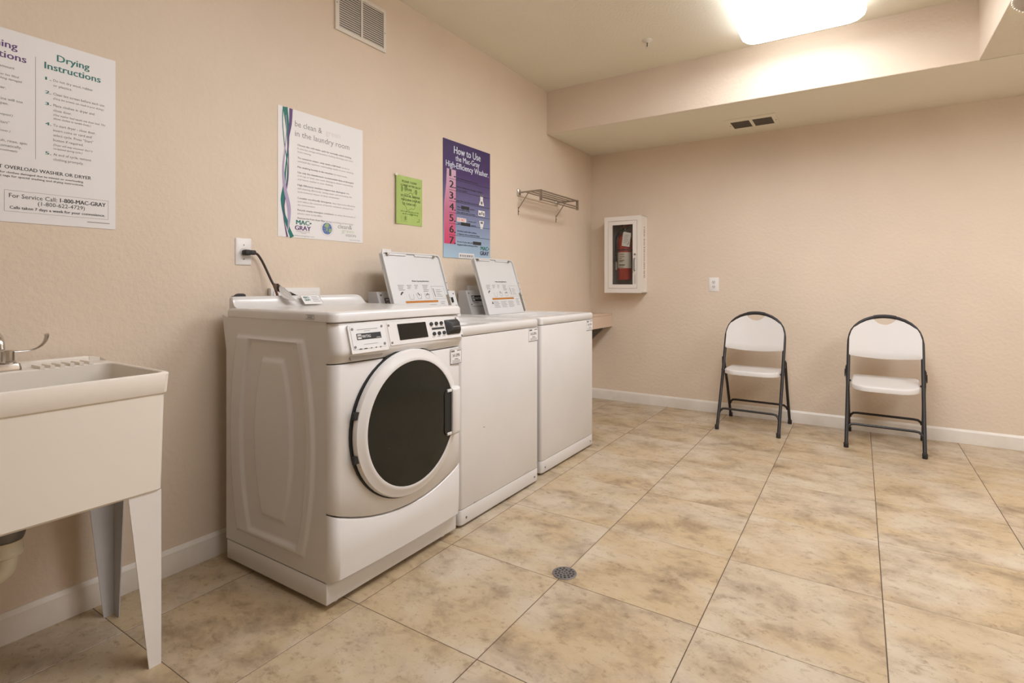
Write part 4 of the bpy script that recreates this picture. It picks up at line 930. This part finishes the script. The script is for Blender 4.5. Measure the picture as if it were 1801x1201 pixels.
def cord():
    t = thing('power_cord', (0.0075, 0.033, 1.243), 'brown dryer power cord plugged into the wall outlet', 'cord')
    p = NB(); box(p, 0.0076, 0.036, 0.022, 0.050, 1.228, 1.252, bev=0.006, seg=3); box(p, 0.016, 0.034, 0.046, 0.074, 1.231, 1.251, bev=0.006, seg=3)
    obj('plug', p, RUBBER, t)
    path = smooth_path([(0.025, 0.070, 1.240), (0.027, 0.084, 1.232), (0.030, 0.101, 1.206), (0.036, 0.119, 1.165), (0.048, 0.134, 1.120), (0.056, 0.140, 1.102)], 6)
    obj('cable', tube(NB(), path, 0.0052, 10), CORD, t)
    path = smooth_path([(0.056, 0.140, 1.102), (0.068, 0.143, 1.075), (0.076, 0.145, 1.050), (0.078, 0.146, 1.0), (0.078, 0.146, 0.93)], 6)
    obj('cable_end', tube(NB(), path, 0.0056, 10), CORDO, t)
def bag_tag():
    t = thing('plastic_tag', (0.10, 0.17, 1.062), 'crumpled clear plastic tag hanging on the dryer cord', 'tag')
    rnd = random.Random(3)
    def crumple(pts_l, m, nm):
        n = 7; L = []
        for (p, q_) in pts_l:
            p, q_ = Vector(p), Vector(q_); L.append([p.lerp(q_, i / n) + Vector((rnd.uniform(-0.004, 0.004), 0, rnd.uniform(-0.003, 0.003) + 0.012)) for i in range(n + 1)])
        b = NB(); R = [[b.verts.new(v) for v in l] for l in L]
        for A, Bq in zip(R, R[1:]):
            for i in range(n): b.faces.new((A[i], A[i + 1], Bq[i + 1], Bq[i]))
        bmesh.ops.solidify(b, geom=b.faces[:], thickness=0.0012)
        obj(nm, b, m, t, smooth=False)
    crumple([((0.080, 0.124, 1.098), (0.084, 0.144, 1.096)), ((0.086, 0.120, 1.084), (0.090, 0.152, 1.082)), ((0.092, 0.122, 1.070), (0.096, 0.154, 1.066)), ((0.096, 0.128, 1.060), (0.100, 0.150, 1.056))], TAGD, 'hanger_tab')
    crumple([((0.092, 0.144, 1.088), (0.096, 0.160, 1.082)), ((0.108, 0.128, 1.074), (0.112, 0.160, 1.070)), ((0.128, 0.118, 1.058), (0.132, 0.166, 1.056)), ((0.146, 0.122, 1.040), (0.152, 0.172, 1.036)), ((0.166, 0.136, 1.024), (0.176, 0.176, 1.020))], TAGM, 'plastic_film')
def misc_wall():
    # white plate on the wall behind the dryer
    t = thing('hookup_box', (0, 0.277, 1.0), 'white rectangular wall box standing behind the dryer top', 'wall box')
    obj('box_body', bx(0.0003, 0.022, 0.147, 0.407, 0.86, 1.089, bev=0.003), PLATE, t)
    obj('box_lip', bx(0.0203, 0.026, 0.160, 0.394, 0.873, 1.076, bev=0.002), PLATE, t)
    t = thing('hookup_box', (0, 1.66, 1.0), 'white wall box half hidden behind the raised washer lid', 'wall box')
    obj('box_body', bx(0.0003, 0.020, 1.585, 1.80, 0.90, 1.098, bev=0.003), PLATE, t)
    obj('box_lip', bx(0.0183, 0.024, 1.598, 1.787, 0.913, 1.085, bev=0.002), PLATE, t)
    # black cap on the dryer's rear corner
    t = thing('rubber_cap', (0.112, -0.050, 1.056), 'small black rubber cap on the dryer rear corner', 'cap')
    b = NB(); prism(b, [(-0.074, 1.0563), (-0.024, 1.0563), (-0.026, 1.0640), (-0.034, 1.0675), (-0.052, 1.0680), (-0.062, 1.0655)], 'x', 0.106, 0.117, bev=0.001); obj('dome', b, RUBBER, t)
    obj('tab', bx(0.108, 0.115, -0.080, -0.073, 1.0562, 1.0585), RUBBER, t)
    t = thing('rubber_cap', (0.112, 0.19, 1.056), 'dark rubber wedge beside the crumpled plastic tag', 'cap')
    b = NB(); prism(b, [(0.172, 1.0563), (0.214, 1.0563), (0.212, 1.0575), (0.180, 1.0720), (0.172, 1.0735)], 'x', 0.106, 0.117, bev=0.001); obj('wedge', b, RUBBER, t)
    obj('tab', bx(0.108, 0.115, 0.213, 0.220, 1.0562, 1.0572), RUBBER, t)
louvred_vent()
outlet('wall_outlet', (0, 0.033, 1.2445), 'x', 'single white outlet with black plug and brown cord', 'single')
outlet('wall_outlet', (0, 0.861, 1.2445), 'x', 'white outlet plate partly behind a raised washer lid', 'single')
outlet('wall_outlet', (1.1535, B, 1.104), 'y', 'white duplex outlet on the wall beside the extinguisher cabinet', 'duplex')
cord(); bag_tag(); misc_wall()

def corner_shelf():
    t = thing('wall_shelf', (0.0, 2.9, 0.705), 'thick beige wall shelf in the corner past the washers', 'shelf')
    obj('shelf_board', bx(0.0005, 0.222, 2.30, B - 0.0005, 0.8125, 0.832, bev=0.002), SHELFM, t)
    obj('front_apron', bx(0.200, 0.221, 2.30, B - 0.0005, 0.705, 0.812), SHELFM, t)
    for y in (2.42, 3.43):
        b = NB(); prism(b, [(0.0005, 0.53), (0.02, 0.53), (0.195, 0.690), (0.195, 0.811), (0.0005, 0.811)], 'y', y - 0.015, y + 0.015)
        obj('bracket', b, DKSTEEL, t)
corner_shelf()

def hanging_rack():
    y0, y1, zt, dp = 2.238, 2.850, 1.812, 0.205
    t = thing('clothes_rack', (0, (y0 + y1) / 2, zt), 'chrome wall-mounted clothes rack with horizontal rods', 'clothes rack')
    for y in (y0, y1):
        b = NB(); q = lambda i: rrect(y - 0.019 + i, y + 0.019 - i, zt - 0.026 + i, zt + 0.026 - i, 0.005, 3)
        loft(b, [[(0.0004, a, k) for a, k in q(0)], [(0.010, a, k) for a, k in q(0)], [(0.016, a, k) for a, k in q(0.006)]]); obj('wall_mount', b, CHROME, t)
        obj('side_rail', tube(NB(), [(0.012, y, zt), (dp - 0.005, y, zt + 0.002)], 0.0045, 8, flat=(1.5, 0.8)), STEEL, t)
        obj('brace', tube(NB(), [(0.005, y, 1.692), (0.095, y, zt - 0.004)], 0.0042, 8), STEEL, t)
        f = NB(); box(f, 0.0004, 0.004, y - 0.004, y + 0.004, 1.642, 1.70); obj('brace_foot', f, STEEL, t)
        obj('screw', disc(NB(), (y, 1.668), 0.004, 'x', (0.004, 0.007), 8), BLACK, t)
        ye = y - 0.004 if y == y0 else y + 0.004
        obj('end_plate', bx(dp - 0.012, dp + 0.010, ye - 0.005, ye + 0.005, zt - 0.078, zt + 0.006, bev=0.002), STEEL, t)
    for k in range(4):
        x = 0.060 + 0.045 * k; obj('rod', tube(NB(), [(x, y0, zt + 0.001), (x, y1, zt + 0.001)], 0.0052, 8), STEEL, t)
    for zz in (zt + 0.0, zt - 0.052, zt - 0.070):
        obj('rod', tube(NB(), [(dp, y0 - 0.004, zz), (dp, y1 + 0.004, zz)], 0.0052, 8), STEEL, t)
hanging_rack()

# ================================================================== fire cabinet
def fire_cabinet():
    x0, x1, z0, z1, yf = 0.209, 0.563, 1.028, 1.729, 3.418
    t = thing('extinguisher_cabinet', ((x0 + x1) / 2, B, z0), 'white metal fire extinguisher cabinet with glazed door', 'cabinet')
    th = 0.003; dz0, dz1, dx0, dx1 = 1.070, 1.687, 0.248, 0.523
    b = NB()
    box(b, x0, x0 + th, yf + 0.006, B - 0.001, z0, z1); box(b, x1 - th, x1, yf + 0.006, B - 0.001, z0, z1)
    box(b, x0, x1, yf + 0.006, B - 0.001, z0, z0 + th); box(b, x0, x1, yf + 0.006, B - 0.001, z1 - th, z1)
    obj('cabinet_body', b, CABW, t, smooth=False)
    f = NB()
    for q in ((x0, dx0 - 0.0018, z0, z1), (dx1 + 0.0018, x1, z0, z1), (dx0 - 0.0018, dx1 + 0.0018, z0, dz0 - 0.0018), (dx0 - 0.0018, dx1 + 0.0018, dz1 + 0.0018, z1)):
        box(f, q[0], q[1], yf, yf + 0.008, q[2], q[3])
    obj('face_frame', f, CABW, t, smooth=False)
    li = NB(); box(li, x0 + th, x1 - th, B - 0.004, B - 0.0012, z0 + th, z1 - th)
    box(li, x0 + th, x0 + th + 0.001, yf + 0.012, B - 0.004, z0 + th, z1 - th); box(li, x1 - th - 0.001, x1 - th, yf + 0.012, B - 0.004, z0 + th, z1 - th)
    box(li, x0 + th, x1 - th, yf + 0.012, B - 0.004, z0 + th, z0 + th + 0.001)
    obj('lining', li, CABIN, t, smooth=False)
    gx0, gx1, gz0, gz1 = 0.288, 0.484, 1.105, 1.652
    d = NB()
    for q in ((dx0 + 0.001, gx0, dz0 + 0.001, dz1 - 0.001), (gx1, dx1 - 0.001, dz0 + 0.001, dz1 - 0.001), (gx0, gx1, dz0 + 0.001, gz0), (gx0, gx1, gz1, dz1 - 0.001)):
        box(d, q[0], q[1], yf - 0.0015, yf + 0.010, q[2], q[3])
    dr = obj('door', d, CABW, t, smooth=False)
    obj('pane', bx(gx0 - 0.003, gx1 + 0.003, yf + 0.004, yf + 0.007, gz0 - 0.003, gz1 + 0.003), GLASS, dr, smooth=False)
    obj('lock', lathe(NB(), [(0.010, yf - 0.005), (0.010, yf - 0.001)], (0.504, 0, 1.378), 'y', 16), STEEL, dr)
    obj('handle', tube(NB(), smooth_path([(0.504, yf - 0.002, 1.340), (0.504, yf - 0.020, 1.337), (0.504, yf - 0.022, 1.325), (0.504, yf - 0.022, 1.245), (0.504, yf - 0.020, 1.233), (0.504, yf - 0.002, 1.230)], 4), 0.0055, 8), DKSTEEL, dr)
    fr = Frame((x1, yf, z0), (0, 0, -1), (0, 1, 0), (1, 0, 0))
    b = NB(); fr2 = Frame((x1, (yf + B) / 2, 1.630), (0, 0, -1), (0, 1, 0), (1, 0, 0))
    text(b, fr2, 'FIRE EXTINGUISHER', 0.0, -0.012, 0.026, 0.470, bold=0.02, d=0.0008); ink_obj('lettering', b, REDCAB, t)
    b = NB(); fr3 = Frame((0.504, yf - 0.0015, 1.105), (0, 0, 1), (-1, 0, 0), (0, -1, 0))
    for k in range(3): inkrect(b, fr3, 0.005, 0.11 - 0.02 * (k % 2), -0.010 + 0.008 * k, -0.007 + 0.008 * k, 0.0006)
    ink_obj('print_lines', b, INKM, dr)
    # extinguisher inside
    cx, cy, r = 0.378, 3.500, 0.066
    e = thing('fire_extinguisher', (cx, cy, 1.146), 'red fire extinguisher hanging inside the glazed cabinet', 'extinguisher')
    zb = 1.146
    obj('wall_bracket', bx(cx - 0.02, cx + 0.02, cy + 0.066, B - 0.0045, 1.30, 1.56), DKSTEEL, e)
    obj('cylinder', lathe(NB(), [(r - 0.010, zb), (r - 0.003, zb + 0.003), (r, zb + 0.012), (r, 1.515), (r - 0.004, 1.535), (r - 0.016, 1.556), (r - 0.034, 1.568), (0.022, 1.573), (0.020, 1.584)], (cx, cy, 0), n=32), REDX, e, ang=40)
    obj('band', lathe(NB(), [(r + 0.0005, 1.418), (r + 0.002, 1.418), (r + 0.002, 1.428), (r + 0.0005, 1.428)], (cx, cy, 0), n=32), BLACK, e)
    # wrapped label on the front half
    lb = NB(); R = []
    for i in range(15):
        a = -PI * 0.98 + PI * 0.94 * i / 14; R.append([(cx + (r + 0.001) * math.cos(a), cy + (r + 0.001) * math.sin(a), zz) for zz in (1.255, 1.402)])
    loft(lb, R, False, False, closed=False); lo = obj('label', lb, LABELM, e)
    b = NB(); fr4 = Frame((cx, cy - r - 0.0032, 0), (1, 0, 0), (0, 0, 1), (0, -1, 0))
    for zz, a0, w in ((1.380, -0.022, 0.040), (1.360, -0.024, 0.048), (1.343, -0.024, 0.020), (1.325, -0.024, 0.046), (1.315, -0.024, 0.030), (1.285, -0.028, 0.056), (1.279, -0.026, 0.050), (1.262, -0.020, 0.030)):
        inkrect(b, fr4, a0, a0 + w, zz, zz + 0.004, 0)
    ink_obj('print_lines', b, INK, lo)
    obj('valve', lathe(NB(), [(0.018, 1.580), (0.018, 1.602), (0.014, 1.606), (0.014, 1.622)], (cx + 0.004, cy, 0), n=16), DKSTEEL, e)
    b = NB(); prism(b, [(cx - 0.018, 1.612), (cx + 0.085, 1.640), (cx + 0.085, 1.647), (cx - 0.018, 1.628)], 'y', cy - 0.011, cy + 0.011); obj('grip', b, BLACK, e)
    b = NB(); prism(b, [(cx - 0.022, 1.635), (cx - 0.012, 1.628), (cx - 0.020, 1.662), (cx - 0.030, 1.666)], 'y', cy - 0.010, cy + 0.010); prism(b, [(cx - 0.02, 1.630), (cx + 0.075, 1.660), (cx + 0.075, 1.666), (cx - 0.02, 1.640)], 'y', cy - 0.011, cy + 0.011); obj('lever', b, REDX, e)
    obj('hose', tube(NB(), smooth_path([(cx - 0.01, cy, 1.602), (cx - 0.035, cy - 0.005, 1.606), (cx - 0.065, cy - 0.008, 1.585), (cx - 0.082, cy - 0.010, 1.540), (cx - 0.084, cy - 0.010, 1.45), (cx - 0.083, cy - 0.010, 1.33), (cx - 0.080, cy - 0.010, 1.315)], 5), 0.0085, 10), BLACK, e)
    obj('nozzle', lathe(NB(), [(0.0095, 1.242), (0.010, 1.25), (0.0095, 1.318)], (cx - 0.080, cy - 0.010, 0), n=12), LABELM, e)
    tg = NB(); fr5 = Frame((cx + 0.022, cy - r - 0.006, 1.588), Vector((0.985, 0, -0.17)), Vector((0.12, 0, 0.993)), (0, -1, 0))
    sheet(tg, fr5, [(-0.010, -0.130), (0.066, -0.130), (0.066, -0.004), (0.0, 0.0), (-0.010, -0.01)], 0, 0.001); go = obj('inspection_tag', tg, PAPER, e, smooth=False)
    b = NB()
    for k in range(6): inkrect(b, fr5, 0.004, 0.050 - 0.008 * (k % 3), -0.03 - 0.014 * k, -0.027 - 0.014 * k, 0.0016)
    inkline(b, fr5, [(0.040, -0.115), (0.056, -0.10), (0.052, -0.085)], 0.005, 0.0016); ink_obj('print_lines', b, INKG, go)
fire_cabinet()

# ================================================================== folding chairs
def make_chair(loc, rz, label, front_z, ring):
    t = thing('folding_chair', loc, label, 'chair', 'white folding chairs along the wall', rz)
    hw = 0.213; r = 0.0115
    # main frame: one bent tube from foot over the arch to foot
    def fy(z): return -0.245 + 0.40 * z + 0.02 * math.sin(PI * min(1, z / 0.88))
    left = [(-hw, fy(z), z) for z in (0.012, 0.20, 0.40, 0.58, 0.68)]
    arch = []
    for i in range(1, 16):
        a = PI - PI * i / 16
        z = 0.70 + 0.178 * math.sin(a) ** 0.9
        arch.append(((hw - 0.004) * math.cos(a), fy(z), z))
    pts = smooth_path(left, 4)[:-1] + [(-hw + 0.001, fy(0.70), 0.70)] + arch + [(hw - 0.001, fy(0.70), 0.70)] + [(-x, y, z) for x, y, z in reversed(smooth_path(left, 4)[:-1])]
    obj('main_frame', tube(NB(), pts, r, 12), CHAIRT, t, local=True)
    # rear legs running up and forward to the pivot
    for s in (-1, 1):
        obj('rear_leg', tube(NB(), [(s * (hw - 0.003 + 0.012), 0.240, 0.012), (s * (hw - 0.003 + 0.010), 0.11, 0.30), (s * (hw + 0.010), 0.005, 0.515)], 0.0105, 10), CHAIRT, t, local=True)
        for (x, y) in ((s * hw, fy(0)), (s * (hw + 0.009), 0.243)):
            obj('foot_cap', lathe(NB(), [(0.0135, 0.0), (0.0150, 0.003), (0.0150, 0.030), (0.0125, 0.034)], (x, y, 0), n=14), RUBBER, t, local=True)
        obj('hinge_link', bx(s * (hw + 0.012) - 0.003, s * (hw + 0.012) + 0.003, -0.030, 0.010, 0.470, 0.530, bev=0.002), RUBBER, t, local=True)
        obj('seat_pivot', lathe(NB(), [(0.007, s * (hw - 0.018)), (0.007, s * (hw + 0.012))], (0, fy(0.43), 0.428), 'x', 10), RUBBER, t, local=True)
        if ring:
            a_ = [(s * (hw + 0.020), -0.02 + 0.018 * math.cos(2 * PI * i / 12), 0.475 + 0.026 * math.sin(2 * PI * i / 12)) for i in range(13)]
            obj('gang_ring', tube(NB(), a_, 0.0025, 6), RUBBER, t, local=True)
    # stretchers bent up from the legs
    def stretcher(y_at, z, w):
        p = [(-w, y_at(z - 0.035), z - 0.035), (-w + 0.006, y_at(z - 0.018), z - 0.018), (-w + 0.022, y_at(z - 0.003), z - 0.003), (-w + 0.045, y_at(z), z), (w - 0.045, y_at(z), z), (w - 0.022, y_at(z - 0.003), z - 0.003), (w - 0.006, y_at(z - 0.018), z - 0.018), (w, y_at(z - 0.035), z - 0.035)]
        obj('stretcher', tube(NB(), p, 0.0085, 10), CHAIRT, t, local=True)
    stretcher(fy, 0.150, hw - 0.004); stretcher(lambda z: 0.246 - 0.46 * z, 0.158, hw)
    # seat: rounded moulded pan with a turned-down edge
    q = lambda i: rrect(-0.196 + i, 0.196 - i, -0.175 + i, 0.165 - i, [max(0.02, 0.035 - i), max(0.02, 0.035 - i), max(0.02, 0.115 - i), max(0.02, 0.115 - i)], 8)
    def sz(y): return front_z + (0.448 - front_z) * (y + 0.175) / 0.34
    b = NB(); L = []
    for i, dz in ((0.008, -0.036), (0.0, -0.033), (0.0, -0.008), (0.004, -0.002), (0.014, 0.0), (0.06, -0.004), (0.11, -0.006)):
        L.append([(a, k, sz(k) + dz) for a, k in q(i)])
    obj('seat', loft(b, L), CHAIRP, t, local=True, ang=50)
    # backrest: shield under the arch, dished, with a scooped top for the grip
    nu, nv = 34, 10; zb = 0.600
    def arch_z(x):
        k = min(1.0, abs(x) / (hw - 0.002)); return 0.70 + 0.178 * (math.sqrt(max(0, 1 - k * k))) ** 0.9
    b = NB(); F_, K_ = [], []
    for i in range(nu + 1):
        x = -0.2095 + 0.419 * i / nu
        zt = arch_z(x)
        if abs(x) < 0.068: zt = min(zt, 0.860 - 0.042 * math.cos(PI * x / 0.136) ** 0.7)
        bot = zb - 0.016 * math.cos(PI * x / 0.42)
        cf, ck = [], []
        for j in range(nv + 1):
            z = bot + (zt - bot) * j / nv
            dish = 0.026 * max(0.0, math.cos(PI * x / 0.42)) * (0.7 + 0.3 * (1 - j / nv))
            edge = 0.008 if j == 0 else 0.0
            cf.append(b.verts.new((x, fy(z) - 0.016 + dish + edge, z))); ck.append(b.verts.new((x, fy(z) - 0.006 + dish, z)))
        F_.append(cf); K_.append(ck)
    for i in range(nu):
        for j in range(nv):
            b.faces.new((F_[i][j], F_[i + 1][j], F_[i + 1][j + 1], F_[i][j + 1])); b.faces.new((K_[i][j], K_[i][j + 1], K_[i + 1][j + 1], K_[i + 1][j]))
        b.faces.new((F_[i][0], K_[i][0], K_[i + 1][0], F_[i + 1][0])); b.faces.new((F_[i][nv], F_[i + 1][nv], K_[i + 1][nv], K_[i][nv]))
    for i in (0, nu):
        for j in range(nv): b.faces.new((F_[i][j], F_[i][j + 1], K_[i][j + 1], K_[i][j]))
    obj('backrest', b, CHAIRP, t, local=True, ang=60)
    g = [(x, fy(arch_z(x)), arch_z(x)) for x in [-0.066 + 0.132 * i / 10 for i in range(11)]]
    obj('grip_sleeve', tube(NB(), g, 0.0135, 12), RUBBER, t, local=True)
make_chair((1.516, 3.272, 0.0), -0.035, 'white folding chair with a level seat, closer to the extinguisher cabinet', 0.447, False)
make_chair((2.357, 3.265, 0.0), -0.040, 'white folding chair with a forward-tilted seat, farther from the extinguisher cabinet', 0.412, True)

# ================================================================== ceiling fittings and floor drain
def cloud_light(cx, cy, label, ZC=ZC):
    w, l = 0.665, 1.26
    t = thing('ceiling_light', (cx, cy, ZC), label, 'ceiling light', 'rounded fluorescent ceiling lights')
    q = lambda i, r: rrect(cx - w / 2 + i, cx + w / 2 - i, cy - l / 2 + i, cy + l / 2 - i, r, 7)
    z = lambda p, h: [(a, b, h) for a, b in p]
    obj('mounting_pan', loft(NB(), [z(q(0.006, 0.07), ZC - 0.0005), z(q(0.006, 0.07), ZC - 0.022)]), WHITE2, t)
    df = loft(NB(), [z(q(0.0, 0.075), ZC - 0.018), z(q(0.0, 0.075), ZC - 0.055), z(q(0.006, 0.075), ZC - 0.075), z(q(0.022, 0.075), ZC - 0.092), z(q(0.055, 0.075), ZC - 0.101), z(q(0.11, 0.07), ZC - 0.104)])
    for f in df.faces: f.material_index = 1 if f.normal.z > -0.93 else 0
    obj('diffuser', df, [LENS, LENS_SIDE], t, ang=60)
cloud_light(1.912, 1.845, 'large lit white ceiling light with rounded corners beside the soffit')
cloud_light(3.75, 1.75, 'large lit white ceiling light with rounded corners on the low ceiling', ZS)
cloud_light(1.912, 0.02, 'large lit white ceiling light with rounded corners over the floor drain')
def dish_light():
    cx, cy, zr, r = 3.015, 1.725, 2.288, 0.265
    t = thing('ceiling_light', (cx, cy, ZS), 'grey glass dish ceiling lamp with a cut-glass rim', 'ceiling light')
    obj('canopy', lathe(NB(), [(0.075, ZS - 0.0005), (0.075, ZS - 0.014), (0.05, ZS - 0.022), (0.012, ZS - 0.026)], (cx, cy, 0), n=28), STEEL, t)
    obj('stem', lathe(NB(), [(0.009, ZS - 0.02), (0.009, zr - 0.040)], (cx, cy, 0), n=12), STEEL, t)
    obj('glass_dish', lathe(NB(), [(r, zr), (r - 0.012, zr - 0.010), (r * 0.75, zr - 0.030), (r * 0.45, zr - 0.043), (0.02, zr - 0.049), (0.02, zr - 0.044), (r * 0.45, zr - 0.038), (r * 0.75, zr - 0.025), (r - 0.014, zr - 0.004), (r - 0.004, zr + 0.003)], (cx, cy, 0), n=56), DISHG, t, ang=50)
    b = NB(); n = 72
    for i in range(n):
        a = 2 * PI * i / n; p = Vector((cx + (r + 0.001) * math.cos(a), cy + (r + 0.001) * math.sin(a), zr + 0.001))
        tt = NB(); bmesh.ops.create_icosphere(tt, subdivisions=1, radius=0.0065); bmesh.ops.translate(tt, vec=p, verts=tt.verts); merge(b, tt)
    obj('beaded_rim', b, CRYST, t, smooth=False)
    for k in range(3):
        a = 2 * PI * k / 3
        obj('bulb', lathe(NB(), [(0.004, zr - 0.020), (0.018, zr - 0.012), (0.022, zr + 0.004), (0.015, zr + 0.022), (0.010, zr + 0.032)], (cx + 0.09 * math.cos(a), cy + 0.09 * math.sin(a), 0), n=14), BULB, t)
dish_light()
def sprinkler():
    cx, cy = 1.024, 2.221
    t = thing('fire_sprinkler', (cx, cy, ZC), 'small white pendent fire sprinkler on the raised ceiling', 'sprinkler')
    obj('escutcheon', lathe(NB(), [(0.034, ZC - 0.0004), (0.034, ZC - 0.003), (0.026, ZC - 0.009), (0.014, ZC - 0.012), (0.010, ZC - 0.016)], (cx, cy, 0), n=24), VENTW, t)
    for s in (-1, 1):
        obj('frame_arm', tube(NB(), smooth_path([(cx + s * 0.008, cy, ZC - 0.014), (cx + s * 0.012, cy, ZC - 0.028), (cx + s * 0.006, cy, ZC - 0.042), (cx, cy, ZC - 0.047)], 3), 0.0028, 6), VENTW, t)
    obj('heat_bulb', tube(NB(), [(cx, cy, ZC - 0.014), (cx, cy, ZC - 0.044)], 0.003, 8), CORD, t)
    obj('deflector', lathe(NB(), [(0.003, ZC - 0.046), (0.013, ZC - 0.049), (0.013, ZC - 0.0505), (0.003, ZC - 0.051)], (cx, cy, 0), n=16), VENTW, t)
sprinkler()
def soffit_vent():
    x0, x1, y0, y1 = 1.336, 1.692, 3.087, 3.385
    t = thing('ceiling_vent', ((x0 + x1) / 2, (y0 + y1) / 2, ZS), 'beige air vent with two dark louvred openings in the soffit', 'vent')
    f = NB(); gx = ((1.366, 1.500), (1.522, 1.657)); gy0, gy1 = 3.157, 3.350
    for q in ((x0, gx[0][0], gy0, gy1), (gx[0][1], gx[1][0], gy0, gy1), (gx[1][1], x1, gy0, gy1), (x0, x1, y0, gy0), (x0, x1, gy1, y1)):
        box(f, q[0], q[1], q[2], q[3], ZS - 0.006, ZS - 0.0004)
    obj('frame', f, CEIL, t, smooth=False)
    for a, b_ in gx:
        obj('duct_backing', bx(a - 0.002, b_ + 0.002, gy0 - 0.002, gy1 + 0.002, ZS - 0.0012, ZS - 0.0004), VENTD, t, smooth=False)
        for k in range(8):
            y = gy0 + (gy1 - gy0) * (k + 0.5) / 8
            s = NB(); prism(s, [(y - 0.009, ZS - 0.0016), (y - 0.008, ZS - 0.0014), (y + 0.006, ZS - 0.0062), (y + 0.005, ZS - 0.0066)], 'x', a, b_); obj('slat', s, VENTS, t, smooth=False)
    for x in (x0 + 0.014, x1 - 0.014):
        obj('screw', disc(NB(), (x, (gy0 + gy1) / 2), 0.004, 'z', (ZS - 0.008, ZS - 0.006), 8), DKSTEEL, t)
soffit_vent()
def floor_drain():
    cx, cy, r = 1.264, 0.562, 0.0465
    t = thing('floor_drain', (cx, cy, 0.0), 'round grey perforated metal drain set in the tile floor', 'drain')
    obj('grate', lathe(NB(), [(r, 0.0004), (r, 0.0022), (r - 0.002, 0.0032), (r - 0.006, 0.0032), (r - 0.007, 0.0028), (0.004, 0.0028)], (cx, cy, 0), n=40), DKSTEEL, t)
    for n, rad, s in ((14, 0.034, 0.0045), (9, 0.022, 0.0045), (4, 0.0085, 0.003)):
        for k in range(n):
            a = 2 * PI * k / n + 0.3
            if n == 14 and k == 3: continue
            obj('hole', disc(NB(), (cx + rad * math.cos(a), cy + rad * math.sin(a)), s, 'z', (0.0026, 0.0032), 10), BLACK, t, smooth=False)
floor_drain()

bpy.data.objects.remove(_fo); bpy.data.curves.remove(_fc)
